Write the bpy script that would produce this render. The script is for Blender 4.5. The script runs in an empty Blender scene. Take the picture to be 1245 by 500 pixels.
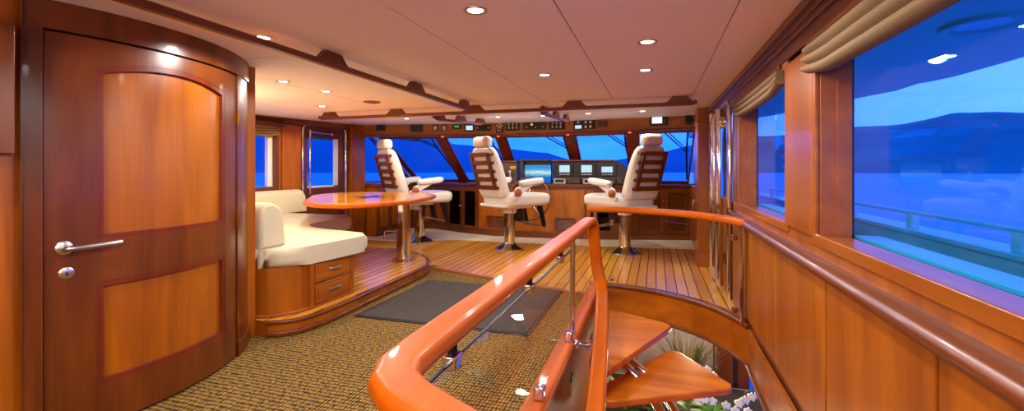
import bpy, bmesh, math, random
from mathutils import Vector, Matrix
random.seed(7)
PI = math.pi
SC = bpy.context.scene
COL = SC.collection

# ------------------------------------------------------------------ materials
def lin(c):
    o = []
    for v in c:
        v = v / 255.0
        o.append(v / 12.92 if v <= .04045 else ((v + .055) / 1.055) ** 2.4)
    return (o[0], o[1], o[2], 1.0)

def new_mat(name):
    m = bpy.data.materials.new(name); m.use_nodes = True
    nt = m.node_tree
    for n in list(nt.nodes): nt.nodes.remove(n)
    out = nt.nodes.new('ShaderNodeOutputMaterial')
    return m, nt, out

def N(nt, typ, **kw):
    n = nt.nodes.new(typ)
    for k, v in kw.items():
        if k in n.inputs: n.inputs[k].default_value = v
        else: setattr(n, k, v)
    return n

def principled(nt, out, col=None, rough=.5, metal=0.0, coat=0.0, spec=.5):
    b = nt.nodes.new('ShaderNodeBsdfPrincipled')
    if col is not None: b.inputs['Base Color'].default_value = col
    b.inputs['Roughness'].default_value = rough
    b.inputs['Metallic'].default_value = metal
    b.inputs['Coat Weight'].default_value = coat
    b.inputs['Coat Roughness'].default_value = .06
    b.inputs['Specular IOR Level'].default_value = spec
    nt.links.new(b.outputs[0], out.inputs[0])
    return b

def flat(name, rgb, rough=.5, metal=0.0, coat=0.0, noise=.06, scale=30.0, bump=0.0):
    m, nt, out = new_mat(name)
    b = principled(nt, out, lin(rgb), rough, metal, coat)
    tc = N(nt, 'ShaderNodeTexCoord')
    nz = N(nt, 'ShaderNodeTexNoise', Scale=scale, Detail=4.0)
    nt.links.new(tc.outputs['Object'], nz.inputs['Vector'])
    if noise:
        rp = N(nt, 'ShaderNodeValToRGB')
        c = lin(rgb)
        rp.color_ramp.elements[0].position = .3; rp.color_ramp.elements[1].position = .7
        rp.color_ramp.elements[0].color = [max(0, v * (1 - noise)) for v in c[:3]] + [1]
        rp.color_ramp.elements[1].color = [min(1, v * (1 + noise)) for v in c[:3]] + [1]
        nt.links.new(nz.outputs[0], rp.inputs[0]); nt.links.new(rp.outputs[0], b.inputs['Base Color'])
    if bump:
        bp = N(nt, 'ShaderNodeBump', Strength=bump, Distance=.004)
        nt.links.new(nz.outputs[0], bp.inputs['Height']); nt.links.new(bp.outputs[0], b.inputs['Normal'])
    return m

def wood(name, c1, c2, axis='Z', rough=.32, coat=.15, fine=60.0, along=2.2):
    """varnished timber: grain stretched along one axis plus broad figure"""
    m, nt, out = new_mat(name)
    b = principled(nt, out, None, rough, 0, coat)
    tc = N(nt, 'ShaderNodeTexCoord')
    s = {'X': (along, fine, fine), 'Y': (fine, along, fine), 'Z': (fine, fine, along)}[axis]
    mp = N(nt, 'ShaderNodeMapping'); mp.inputs['Scale'].default_value = s
    nz = N(nt, 'ShaderNodeTexNoise', Scale=1.0, Detail=5.0, Roughness=.6)
    nt.links.new(tc.outputs['Object'], mp.inputs[0]); nt.links.new(mp.outputs[0], nz.inputs['Vector'])
    s2 = tuple(v * .09 if v > 5 else v * .35 for v in s)
    mp2 = N(nt, 'ShaderNodeMapping'); mp2.inputs['Scale'].default_value = s2
    nz2 = N(nt, 'ShaderNodeTexNoise', Scale=1.0, Detail=2.0, Distortion=.8)
    nt.links.new(tc.outputs['Object'], mp2.inputs[0]); nt.links.new(mp2.outputs[0], nz2.inputs['Vector'])
    mx = N(nt, 'ShaderNodeMix', data_type='FLOAT'); mx.inputs[0].default_value = .7
    nt.links.new(nz.outputs[0], mx.inputs[2]); nt.links.new(nz2.outputs[0], mx.inputs[3])
    rp = N(nt, 'ShaderNodeValToRGB')
    rp.color_ramp.elements[0].position = .34; rp.color_ramp.elements[1].position = .66
    rp.color_ramp.elements[0].color = lin(c1); rp.color_ramp.elements[1].color = lin(c2)
    nt.links.new(mx.outputs[0], rp.inputs[0]); nt.links.new(rp.outputs[0], b.inputs['Base Color'])
    return m

def emit(name, rgb, strength):
    m, nt, out = new_mat(name)
    e = N(nt, 'ShaderNodeEmission'); e.inputs[0].default_value = lin(rgb); e.inputs[1].default_value = strength
    nt.links.new(e.outputs[0], out.inputs[0]); return m

def glass(name, tint=(1, 1, 1), rough=0.0, ior=1.45, k=.9):
    m, nt, out = new_mat(name)
    t = N(nt, 'ShaderNodeBsdfTransparent'); t.inputs[0].default_value = (*tint, 1)
    g = N(nt, 'ShaderNodeBsdfGlossy'); g.inputs['Roughness'].default_value = rough
    # Schlick reflectance, the same from either side of the pane
    gm = N(nt, 'ShaderNodeNewGeometry'); dt = N(nt, 'ShaderNodeVectorMath', operation='DOT_PRODUCT')
    nt.links.new(gm.outputs['Normal'], dt.inputs[0]); nt.links.new(gm.outputs['Incoming'], dt.inputs[1])
    ab = N(nt, 'ShaderNodeMath', operation='ABSOLUTE'); nt.links.new(dt.outputs['Value'], ab.inputs[0])
    om = N(nt, 'ShaderNodeMath', operation='SUBTRACT'); om.inputs[0].default_value = 1.0; nt.links.new(ab.outputs[0], om.inputs[1])
    pw = N(nt, 'ShaderNodeMath', operation='POWER'); pw.inputs[1].default_value = 5.0; nt.links.new(om.outputs[0], pw.inputs[0])
    f = N(nt, 'ShaderNodeMath', operation='MULTIPLY_ADD'); f.inputs[1].default_value = k; f.inputs[2].default_value = ((ior - 1) / (ior + 1)) ** 2
    nt.links.new(pw.outputs[0], f.inputs[0])
    mx = N(nt, 'ShaderNodeMixShader')
    nt.links.new(f.outputs[0], mx.inputs[0]); nt.links.new(t.outputs[0], mx.inputs[1]); nt.links.new(g.outputs[0], mx.inputs[2])
    nt.links.new(mx.outputs[0], out.inputs[0]); return m

DK1, DK2 = (86, 37, 6), (122, 60, 14)
MD1, MD2 = (134, 65, 6), (170, 92, 14)
HN1, HN2 = (136, 66, 2), (178, 98, 8)
RL1, RL2 = (172, 72, 0), (202, 98, 2)
M = {}
for ax in 'XYZ':
    M['dark' + ax] = wood('cherry_dark_' + ax, DK1, DK2, ax)
    M['mid' + ax] = wood('cherry_' + ax, MD1, MD2, ax)
    M['honey' + ax] = wood('honey_cherry_' + ax, HN1, HN2, ax, rough=.36, coat=.15)
    M['rail' + ax] = wood('rail_cherry_' + ax, RL1, RL2, ax, rough=.4, coat=.12)
    M['rail' + ax].node_tree.nodes['Principled BSDF'].inputs['Specular IOR Level'].default_value = .12
M['red'] = wood('mahogany_mullion', (92, 28, 14), (126, 46, 22), 'Z')
M['tread'] = wood('tread_cherry', (184, 86, 2), (236, 134, 14), 'X', rough=.4, coat=0, fine=40, along=1.5)
M['table'] = wood('table_burl', (206, 112, 8), (248, 172, 36), 'Y', rough=.12, coat=0, fine=16, along=3)
M['table'].node_tree.nodes['Principled BSDF'].inputs['Specular IOR Level'].default_value = .15
M['chrome'] = flat('polished_steel', (222, 222, 225), .09, 1.0, noise=.02)
M['satin'] = flat('satin_steel', (200, 195, 188), .28, 1.0, noise=.03)
M['brass'] = flat('aged_brass', (190, 140, 60), .25, 1.0, noise=.05)
M['leather'] = flat('cream_leather', (216, 208, 190), .45, 0, .1, noise=.03, scale=9, bump=.15)
M['fabric'] = flat('ivory_upholstery', (204, 192, 158), .75, noise=.03, scale=60, bump=.2)
M['shellwhite'] = flat('white_shell', (225, 222, 216), .35, noise=.02)
M['black'] = flat('black_plastic', (16, 16, 18), .35, noise=.1)
M['darkpanel'] = flat('instrument_panel_black', (26, 24, 26), .3, noise=.15, scale=80)
M['brownpanel'] = flat('footrest_brown', (78, 52, 40), .4, noise=.1)
M['white'] = flat('white_paint', (232, 232, 232), .35, noise=.02)
M['gelcoat'] = flat('white_gelcoat', (222, 226, 214), .3, noise=.02)
M['cream'] = flat('cream_carpet', (226, 208, 172), .95, noise=.12, scale=160, bump=.5)
M['shade'] = flat('tan_linen', (138, 112, 78), .85, noise=.1, scale=220, bump=.3)
M['mat'] = flat('charcoal_mat', (64, 58, 52), .95, noise=.75, scale=75, bump=.8)
M['matedge'] = flat('mat_rubber', (24, 24, 24), .7, noise=.1)
M['glass'] = glass('clear_glass', (.97, .985, .98), ior=1.3, k=.35)
M['pane'] = glass('window_glass', (.40, .80, 1.0), ior=1.32, k=.6)
M['smoked'] = glass('smoked_door_glass', (.25, .22, .2))
M['lamp'] = emit('lamp_lens', (255, 236, 206), 14.0)
M['lampcool'] = emit('soffit_lamp_lens', (255, 250, 240), 14.0)
M['speakerred'] = flat('magenta_speaker_mesh', (150, 70, 96), .5, noise=.3, scale=200)
M['scr_blue'] = emit('screen_pale_blue', (190, 226, 244), 1.1)
M['scr_white'] = emit('screen_white', (226, 246, 238), 1.6)
M['scr_green'] = emit('display_green', (70, 200, 110), .8)
M['led'] = emit('display_amber', (255, 196, 70), 1.2)
M['redled'] = emit('red_indicator', (255, 90, 50), 2.0)
M['knobwhite'] = flat('knob_white', (214, 210, 204), .4, noise=.02)
M['yellow'] = flat('yellow_plastic', (214, 160, 40), .4, noise=.05)
M['rope'] = emit('rope_light_bead', (255, 190, 70), 1.6)
M['petal'] = flat('orchid_petal', (240, 242, 246), .55, noise=.03)
M['leaf'] = flat('leaf_green', (46, 96, 28), .45, noise=.35, scale=14)
M['drygrass'] = flat('olive_grass', (74, 68, 34), .6, noise=.4, scale=12)
M['pot'] = flat('white_ceramic', (220, 216, 206), .3, noise=.03)
M['soil'] = flat('dark_moss', (52, 46, 26), .9, noise=.4)
M['marble'] = flat('pale_marble', (218, 208, 190), .3, noise=.08, scale=3)
M['inlay'] = flat('dark_inlay', (54, 20, 8), .08, 0, 1.0, noise=.1)
M['seam'] = flat('seam_shadow_gap', (96, 70, 58), .9, noise=.0)

def ceiling_mat():
    m, nt, out = new_mat('ceiling_vinyl')
    b = principled(nt, out, None, .7)
    tc = N(nt, 'ShaderNodeTexCoord'); nz = N(nt, 'ShaderNodeTexNoise', Scale=120.0, Detail=3.0)
    nt.links.new(tc.outputs['Object'], nz.inputs['Vector'])
    rp = N(nt, 'ShaderNodeValToRGB')
    rp.color_ramp.elements[0].color = lin((240, 232, 250)); rp.color_ramp.elements[1].color = lin((248, 241, 255))
    nt.links.new(nz.outputs[0], rp.inputs[0]); nt.links.new(rp.outputs[0], b.inputs['Base Color'])
    bp = N(nt, 'ShaderNodeBump', Strength=.15, Distance=.002)
    nt.links.new(nz.outputs[0], bp.inputs['Height']); nt.links.new(bp.outputs[0], b.inputs['Normal'])
    return m
M['ceil'] = ceiling_mat()

def carpet_mat():
    """sisal basket weave: two crossed bands of knots in tan and brown"""
    m, nt, out = new_mat('sisal_weave')
    b = principled(nt, out, None, .95, spec=.15)
    tc = N(nt, 'ShaderNodeTexCoord')
    nz0 = N(nt, 'ShaderNodeTexNoise', Scale=9.0, Detail=2.0)
    nt.links.new(tc.outputs['Object'], nz0.inputs['Vector'])
    mixv = N(nt, 'ShaderNodeMix', data_type='VECTOR'); mixv.inputs[0].default_value = .012
    nt.links.new(tc.outputs['Object'], mixv.inputs[4]); nt.links.new(nz0.outputs['Color'], mixv.inputs[5])
    mp = N(nt, 'ShaderNodeMapping'); mp.inputs['Scale'].default_value = (46, 30, 1)
    nt.links.new(mixv.outputs[1], mp.inputs[0])
    vo = N(nt, 'ShaderNodeTexVoronoi', Scale=1.0, Randomness=.28, voronoi_dimensions='2D')
    nt.links.new(mp.outputs[0], vo.inputs['Vector'])
    rp = N(nt, 'ShaderNodeValToRGB')
    rp.color_ramp.elements[0].position = .1; rp.color_ramp.elements[0].color = lin((190, 154, 88))
    rp.color_ramp.elements[1].position = .62; rp.color_ramp.elements[1].color = lin((44, 30, 12))
    e = rp.color_ramp.elements.new(.36); e.color = lin((134, 104, 50))
    nt.links.new(vo.outputs['Distance'], rp.inputs[0])
    hs = N(nt, 'ShaderNodeMix', data_type='RGBA', blend_type='MULTIPLY'); hs.inputs[0].default_value = .35
    nt.links.new(rp.outputs[0], hs.inputs[6]); nt.links.new(vo.outputs['Color'], hs.inputs[7])
    bw = N(nt, 'ShaderNodeRGBToBW'); nt.links.new(vo.outputs['Color'], bw.inputs[0])
    nt.links.new(bw.outputs[0], hs.inputs[7])
    nt.links.new(hs.outputs[2], b.inputs['Base Color'])
    bp = N(nt, 'ShaderNodeBump', Strength=.9, Distance=.006, invert=True)
    nt.links.new(vo.outputs['Distance'], bp.inputs['Height']); nt.links.new(bp.outputs[0], b.inputs['Normal'])
    return m
M['sisal'] = carpet_mat()

def teak_mat(name, pitch=.108):
    """planks along Y with black caulked seams"""
    m, nt, out = new_mat(name)
    b = principled(nt, out, None, .26, 0, .12)
    tc = N(nt, 'ShaderNodeTexCoord'); sp = N(nt, 'ShaderNodeSeparateXYZ')
    nt.links.new(tc.outputs['Object'], sp.inputs[0])
    dv = N(nt, 'ShaderNodeMath', operation='DIVIDE'); dv.inputs[1].default_value = pitch
    nt.links.new(sp.outputs[0], dv.inputs[0])
    fr = N(nt, 'ShaderNodeMath', operation='FRACT'); nt.links.new(dv.outputs[0], fr.inputs[0])
    lt = N(nt, 'ShaderNodeMath', operation='LESS_THAN'); lt.inputs[1].default_value = .095
    nt.links.new(fr.outputs[0], lt.inputs[0])
    fl = N(nt, 'ShaderNodeMath', operation='FLOOR'); nt.links.new(dv.outputs[0], fl.inputs[0])
    wn = N(nt, 'ShaderNodeTexWhiteNoise', noise_dimensions='1D'); nt.links.new(fl.outputs[0], wn.inputs['W'])
    mp = N(nt, 'ShaderNodeMapping'); mp.inputs['Scale'].default_value = (50, 2.0, 1)
    nt.links.new(tc.outputs['Object'], mp.inputs[0])
    nz = N(nt, 'ShaderNodeTexNoise', Scale=1.0, Detail=4.0); nt.links.new(mp.outputs[0], nz.inputs['Vector'])
    ad = N(nt, 'ShaderNodeMix', data_type='FLOAT'); ad.inputs[0].default_value = .4
    nt.links.new(nz.outputs[0], ad.inputs[2]); nt.links.new(wn.outputs[0], ad.inputs[3])
    rp = N(nt, 'ShaderNodeValToRGB')
    rp.color_ramp.elements[0].position = .2; rp.color_ramp.elements[0].color = lin((204, 130, 34))
    rp.color_ramp.elements[1].position = .8; rp.color_ramp.elements[1].color = lin((240, 176, 68))
    nt.links.new(ad.outputs[0], rp.inputs[0])
    mx = N(nt, 'ShaderNodeMix', data_type='RGBA'); mx.inputs[7].default_value = lin((58, 26, 8))
    nt.links.new(lt.outputs[0], mx.inputs[0]); nt.links.new(rp.outputs[0], mx.inputs[6])
    nt.links.new(mx.outputs[2], b.inputs['Base Color'])
    return m
M['teak'] = teak_mat('teak_planks')

def sea_mat():
    m, nt, out = new_mat('sea_water')
    b = principled(nt, out, lin((24, 92, 176)), .35, spec=.2)
    tc = N(nt, 'ShaderNodeTexCoord')
    mp = N(nt, 'ShaderNodeMapping'); mp.inputs['Scale'].default_value = (.5, .5, 1)
    nt.links.new(tc.outputs['Object'], mp.inputs[0])
    nz = N(nt, 'ShaderNodeTexNoise', Scale=1.0, Detail=6.0, Roughness=.65); nt.links.new(mp.outputs[0], nz.inputs['Vector'])
    bp = N(nt, 'ShaderNodeBump', Strength=.35, Distance=.6)
    nt.links.new(nz.outputs[0], bp.inputs['Height']); nt.links.new(bp.outputs[0], b.inputs['Normal'])
    rp = N(nt, 'ShaderNodeValToRGB')
    rp.color_ramp.elements[0].position = .35; rp.color_ramp.elements[0].color = lin((0, 146, 170))
    rp.color_ramp.elements[1].position = .7; rp.color_ramp.elements[1].color = lin((6, 176, 190))
    nt.links.new(nz.outputs[0], rp.inputs[0]); nt.links.new(rp.outputs[0], b.inputs['Base Color'])
    return m
M['sea'] = sea_mat()

def hill_mat(name, c1, c2):
    m, nt, out = new_mat(name)
    b = principled(nt, out, None, .95, spec=.1)
    tc = N(nt, 'ShaderNodeTexCoord')
    nz = N(nt, 'ShaderNodeTexNoise', Scale=.006, Detail=7.0, Roughness=.6); nt.links.new(tc.outputs['Object'], nz.inputs['Vector'])
    rp = N(nt, 'ShaderNodeValToRGB')
    rp.color_ramp.elements[0].position = .35; rp.color_ramp.elements[0].color = lin(c1)
    rp.color_ramp.elements[1].position = .65; rp.color_ramp.elements[1].color = lin(c2)
    nt.links.new(nz.outputs[0], rp.inputs[0]); nt.links.new(rp.outputs[0], b.inputs['Base Color'])
    return m
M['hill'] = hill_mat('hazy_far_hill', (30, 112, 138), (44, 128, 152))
M['headland'] = hill_mat('wooded_headland', (40, 114, 112), (76, 152, 142))

# ------------------------------------------------------------------ mesh builder
class MB:
    def __init__(self): self.bm = bmesh.new()
    def _merge(self, t, mat=None):
        if mat is not None: bmesh.ops.transform(t, matrix=mat, verts=t.verts)
        bmesh.ops.recalc_face_normals(t, faces=t.faces)
        me = bpy.data.meshes.new('tmp'); t.to_mesh(me); t.free()
        self.bm.from_mesh(me); bpy.data.meshes.remove(me)
        return self
    def box(self, c, s, rz=0.0, bev=.004, seg=2, rx=0.0, ry=0.0):
        t = bmesh.new(); bmesh.ops.create_cube(t, size=1)
        bmesh.ops.scale(t, vec=Vector(s), verts=t.verts)
        b = min(bev, .48 * min(s))
        if b > 0: bmesh.ops.bevel(t, geom=list(t.edges), offset=b, segments=seg, profile=.5, affect='EDGES')
        return self._merge(t, Matrix.Translation(Vector(c)) @ Matrix.Rotation(rz, 4, 'Z') @ Matrix.Rotation(ry, 4, 'Y') @ Matrix.Rotation(rx, 4, 'X'))
    def box2(self, a, b, bev=.004, seg=2):
        c = [(p + q) / 2 for p, q in zip(a, b)]; s = [abs(q - p) for p, q in zip(a, b)]
        return self.box(c, s, bev=bev, seg=seg)
    def prism(self, pts, z0, z1, bev=0.0, seg=2, f=None, caps_only=True):
        """polygon pts (u,v) raised from z0 to z1; f maps (u,v,w) to xyz"""
        f = f or (lambda u, v, w: (u, v, w))
        t = bmesh.new()
        lo = [t.verts.new(Vector((p[0], p[1], z0))) for p in pts]
        hi = [t.verts.new(Vector((p[0], p[1], z1))) for p in pts]
        n = len(pts)
        fl = t.faces.new(lo[::-1]); fh = t.faces.new(hi)
        for i in range(n): t.faces.new((lo[i], lo[(i + 1) % n], hi[(i + 1) % n], hi[i]))
        if bev > 0:
            ed = list({e for fa in (fl, fh) for e in fa.edges})
            bmesh.ops.bevel(t, geom=ed, offset=bev, segments=seg, profile=.5, affect='EDGES')
        for v in t.verts: v.co = Vector(f(*v.co))
        return self._merge(t)
    def grid(self, rows, closed_u=False, closed_v=False, cap=False):
        t = bmesh.new()
        V = [[t.verts.new(Vector(p)) for p in r] for r in rows]
        R, C = len(V), len(V[0])
        for i in range(R - (0 if closed_u else 1)):
            for j in range(C - (0 if closed_v else 1)):
                t.faces.new((V[i][j], V[i][(j + 1) % C], V[(i + 1) % R][(j + 1) % C], V[(i + 1) % R][j]))
        if cap: t.faces.new(V[0][::-1]); t.faces.new(V[-1])
        return self._merge(t)
    def lathe(self, prof, c=(0, 0, 0), n=32, mat=None):
        rows = []
        for r, z in prof:
            rows.append([(max(r, 1e-4) * math.cos(2 * PI * k / n), max(r, 1e-4) * math.sin(2 * PI * k / n), z) for k in range(n)])
        m = Matrix.Translation(Vector(c)) @ (mat or Matrix.Identity(4))
        rows = [[m @ Vector(p) for p in r] for r in rows]
        return self.grid(rows, closed_v=True, cap=True)
    def cyl(self, a, b, r, n=20, bev=True):
        a, b = Vector(a), Vector(b); d = b - a; L = d.length
        q = d.to_track_quat('Z', 'Y').to_matrix().to_4x4()
        e = min(r * .2, .003) if bev else 0
        prof = [(r - e, 0), (r, e), (r, L - e), (r - e, L)] if e else [(r, 0), (r, L)]
        return self.lathe(prof, a, n, q)
    def tube(self, pts, r, n=12, closed=False):
        P = [Vector(p) for p in pts]; rs = r if isinstance(r, (list, tuple)) else [r] * len(P)
        rows = []; up = None
        for i, p in enumerate(P):
            if closed: d = P[(i + 1) % len(P)] - P[i - 1]
            else: d = P[min(i + 1, len(P) - 1)] - P[max(i - 1, 0)]
            d.normalize()
            if up is None:
                up = d.orthogonal().normalized()
            up = (up - d * up.dot(d)).normalized(); side = d.cross(up)
            rows.append([p + (up * math.cos(2 * PI * k / n) + side * math.sin(2 * PI * k / n)) * rs[i] for k in range(n)])
        return self.grid(rows, closed_u=closed, closed_v=True, cap=not closed)
    def sweep(self, pts, prof, closed=False, ups=None, scale=None):
        """profile (side, up) along pts keeping up vertical unless ups given"""
        P = [Vector(p) for p in pts]; rows = []; last = None
        for i, p in enumerate(P):
            if closed: d = (P[(i + 1) % len(P)] - p).normalized() + (p - P[i - 1]).normalized()
            else:
                d = Vector()
                if i < len(P) - 1: d += (P[i + 1] - p).normalized()
                if i > 0: d += (p - P[i - 1]).normalized()
            d.normalize()
            u = Vector(ups[i]).normalized() if ups else Vector((0, 0, 1))
            s = d.cross(u)
            if s.length < 1e-3: s = last
            s = s.normalized(); last = s; u2 = s.cross(d).normalized()
            k = scale[i] if scale else 1.0
            # mitre widening
            mit = 1.0
            if 0 < i < len(P) - 1 or closed:
                a = (p - P[i - 1]).normalized(); mit = 1 / max(.5, a.dot(d))
            rows.append([p + s * x * k * mit + u2 * y * k for x, y in prof])
        return self.grid(rows, closed_u=closed, closed_v=True, cap=not closed)
    def ball(self, c, r, n=16, m=10, mat=None):
        sx, sy, sz = (r, r, r) if not isinstance(r, (tuple, list)) else r
        mm = Matrix.Translation(Vector(c)) @ (mat or Matrix.Identity(4))
        rows = []
        for i in range(1, m):
            th = PI * i / m
            rows.append([mm @ Vector((sx * math.sin(th) * math.cos(2 * PI * k / n), sy * math.sin(th) * math.sin(2 * PI * k / n), -sz * math.cos(th))) for k in range(n)])
        return self.grid(rows, closed_v=True, cap=True)
    def move(self, mat):
        bmesh.ops.transform(self.bm, matrix=mat, verts=self.bm.verts); return self

def root_loc(o):
    while o.parent is not None: o = o.parent
    return o.location.copy()

def build(name, mb, mat, parent=None, label=None, angle=35, origin=None):
    me = bpy.data.meshes.new(name)
    bm = mb.bm
    bmesh.ops.remove_doubles(bm, verts=bm.verts, dist=1e-6)
    lim = math.radians(max(angle, 50))
    hard = [e for e in bm.edges if len(e.link_faces) == 2 and e.calc_face_angle(0) > lim]
    if hard: bmesh.ops.split_edges(bm, edges=hard)
    if parent is not None: off = root_loc(parent)
    elif origin is not None: off = Vector(origin)
    else:
        xs = [v.co for v in bm.verts]
        off = Vector(((min(v.x for v in xs) + max(v.x for v in xs)) / 2, (min(v.y for v in xs) + max(v.y for v in xs)) / 2, min(v.z for v in xs)))
    for v in bm.verts: v.co -= off
    bm.to_mesh(me); bm.free()
    me.materials.append(M[mat] if isinstance(mat, str) else mat)
    for p in me.polygons: p.use_smooth = True
    o = bpy.data.objects.new(name, me); COL.objects.link(o)
    wn_ = o.modifiers.new('normals', 'WEIGHTED_NORMAL'); wn_.keep_sharp = False; wn_.weight = 60
    if parent is not None: o.parent = parent
    else: o.location = off
    if label: o['label'] = label
    return o

def tag(o, label, cat, group=None, kind=None):
    o['label'] = label; o['category'] = cat
    if group: o['group'] = group
    if kind: o['kind'] = kind
    return o
def thing(name, label, cat, loc=(0, 0, 0), group=None, kind=None):
    o = bpy.data.objects.new(name, None); COL.objects.link(o); o.location = loc; o.empty_display_size = .1
    return tag(o, label, cat, group, kind)
def solo(name, mb, mat, label, cat, group=None, kind=None, angle=35, origin=None):
    return tag(build(name, mb, mat, None, None, angle, origin), label, cat, group, kind)
def struct(name, mb, mat, label, cat, angle=35):
    return solo(name, mb, mat, label, cat, None, 'structure', angle, origin=(0, 0, 0))
def copy_tree(o, parent=None):
    c = o.copy(); COL.objects.link(c); c.parent = parent
    for ch in list(o.children): copy_tree(ch, c)
    return c
def arc(c, r, a0, a1, n, z=None):
    return [(c[0] + r * math.cos(math.radians(a0 + (a1 - a0) * k / n)), c[1] + r * math.sin(math.radians(a0 + (a1 - a0) * k / n))) + (() if z is None else (z,)) for k in range(n + 1)]
def smooth_poly(pts, it=2):
    """round a closed outline by corner cutting"""
    for _ in range(it):
        q = []
        for i in range(len(pts)):
            a, b = Vector(pts[i]), Vector(pts[(i + 1) % len(pts)])
            q += [tuple(a * .75 + b * .25), tuple(a * .25 + b * .75)]
        pts = q
    return pts
def smooth_line(pts, it=3):
    for _ in range(it):
        q = [pts[0]]
        for a, b in zip(pts, pts[1:]):
            a, b = Vector(a), Vector(b); q += [tuple(a * .75 + b * .25), tuple(a * .25 + b * .75)]
        q.append(pts[-1]); pts = q
    return pts
def round_prof(w, h, r, n=5):
    o = []
    for cx, cy, a in ((w / 2 - r, h / 2 - r, 0), (-w / 2 + r, h / 2 - r, 90), (-w / 2 + r, -h / 2 + r, 180), (w / 2 - r, -h / 2 + r, 270)):
        for k in range(n + 1):
            t = math.radians(a + 90 * k / n); o.append((cx + r * math.cos(t), cy + r * math.sin(t)))
    return o
def add_light(name, loc, energy, color, size, parent=None, spot=None):
    l = bpy.data.lights.new(name, 'SPOT' if spot else 'POINT'); l.energy = energy; l.color = color; l.shadow_soft_size = size
    if spot: l.spot_size = math.radians(spot); l.spot_blend = .15
    o = bpy.data.objects.new(name, l); COL.objects.link(o)
    if parent is not None: o.parent = parent; o.location = Vector(loc) - root_loc(parent)
    else: o.location = loc
    return o
WARM = (1.0, .96, .92)

# ------------------------------------------------------------------ floors
HC, HR = (-.60, 3.80), 1.37                      # stairwell sweep
FWD = [(.72, 8.06), (-.76, 7.88), (-1.46, 7.84), (-3.46, 7.79), (-4.57, 7.34), (-5.6, 7.2)]
HOLE_AFT = [(.74, .25), (-.30, .74), (-.50, .86), (-.58, .95), (-.62, 1.10)]
mb = MB(); mb.prism([(-5.6, -1.6), (.74, -1.6)] + HOLE_AFT + [(-.62, 4.74), (-1.4, 4.97), (-2.8, 5.42), (-2.8, 5.6), (-5.6, 5.6)], -.28, 0)
struct('floor', mb, 'sisal', 'brown sisal basket-weave carpet in front of the curved door', 'floor')
mb = MB(); mb.prism([(-5.6, 5.6), (-2.8, 5.6), (-2.8, 5.42), (-1.4, 4.97), (-.62, 4.74), (-.62, 5.17)] + arc(HC, HR, 90, 13, 28)[1:] + FWD, -.28, 0)
struct('floor_teak', mb, 'teak', 'teak and dark-caulked plank floor under the helm chairs', 'floor')
mb = MB(); mb.prism([(-5.6, 9.8), (-5.6, 7.2)] + FWD[::-1][1:] + [(.72, 9.8)], -.28, .004)
struct('floor_cream', mb, 'cream', 'cream carpet strip along the foot of the helm console', 'floor')
mb = MB(); mb.sweep([(-2.78, 5.42, .006), (-1.4, 4.975, .006), (-.66, 4.745, .006)], round_prof(.07, .03, .01))
struct('trim_1', mb, 'honeyX', 'pale wood edging strip between sisal carpet and teak planks', 'trim')

def curved_box(mb, c, a0, a1, z0, z1, r0, r1, n=24):
    rows = []
    for k in range(n + 1):
        a = a0 + (a1 - a0) * k / n; t = math.radians(a)
        zl = z0(a) if callable(z0) else z0; zh = z1(a) if callable(z1) else z1
        rows.append([(c[0] + r * math.cos(t), c[1] + r * math.sin(t), z) for r, z in ((r0, zl), (r1, zl), (r1, zh), (r0, zh))])
    return mb.grid(rows, closed_v=True, cap=True)

# sweeping fascia of the stairwell and its nosing
mb = MB(); rows_pts = [(-.70, 5.16)] + arc(HC, HR - .012, 90, 12, 40) + [(.717, 3.7), (.717, 2.0), (.717, .3)]
mb.sweep([(p[0], p[1], -.125) for p in rows_pts], [(.012, -.155), (.012, .125), (-.012, .125), (-.012, -.155)])
struct('trim_2', mb, 'honeyX', 'curved honey timber fascia band around the open stairwell', 'trim', angle=50)
mb = MB(); mb.sweep([(-.72, 5.18, .012)] + [p + (.012,) for p in arc(HC, HR + .02, 90, 14, 40)], round_prof(.10, .05, .02))
struct('trim_3', mb, 'darkX', 'dark rounded nosing along the edge of the teak floor above the stairs', 'trim', angle=50)
mb = MB(); mb.sweep([p + (-.285,) for p in arc(HC, HR - .02, 90, 12, 40)] + [(.705, 3.7, -.285), (.705, 2.0, -.285), (.705, .3, -.285)], round_prof(.05, .03, .01))
struct('trim_4', mb, 'redZ' if 'redZ' in M else 'darkX', 'thin dark bead under the stairwell fascia', 'trim', angle=50)
# lining on the carpet side of the stairwell
mb = MB(); mb.box2((-.625, 1.0, -.95), (-.60, 5.17, -.03))
struct('wall_stairwell', mb, 'midY', 'timber lining on the carpet side of the stairwell', 'wall')

so = thing('wall_socket', 'small dark socket plate low on the stairwell lining', 'socket', (-.598, 3.37, -.27))
mb = MB(); mb.box((-.596, 3.37, -.245), (.008, .085, .05), bev=.003); build('plate', mb, 'matedge', so)
mb = MB(); mb.box((-.591, 3.385, -.245), (.005, .022, .03), bev=.001); mb.box((-.591, 3.355, -.245), (.005, .022, .03), bev=.001); build('rocker', mb, 'satin', so)

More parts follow.
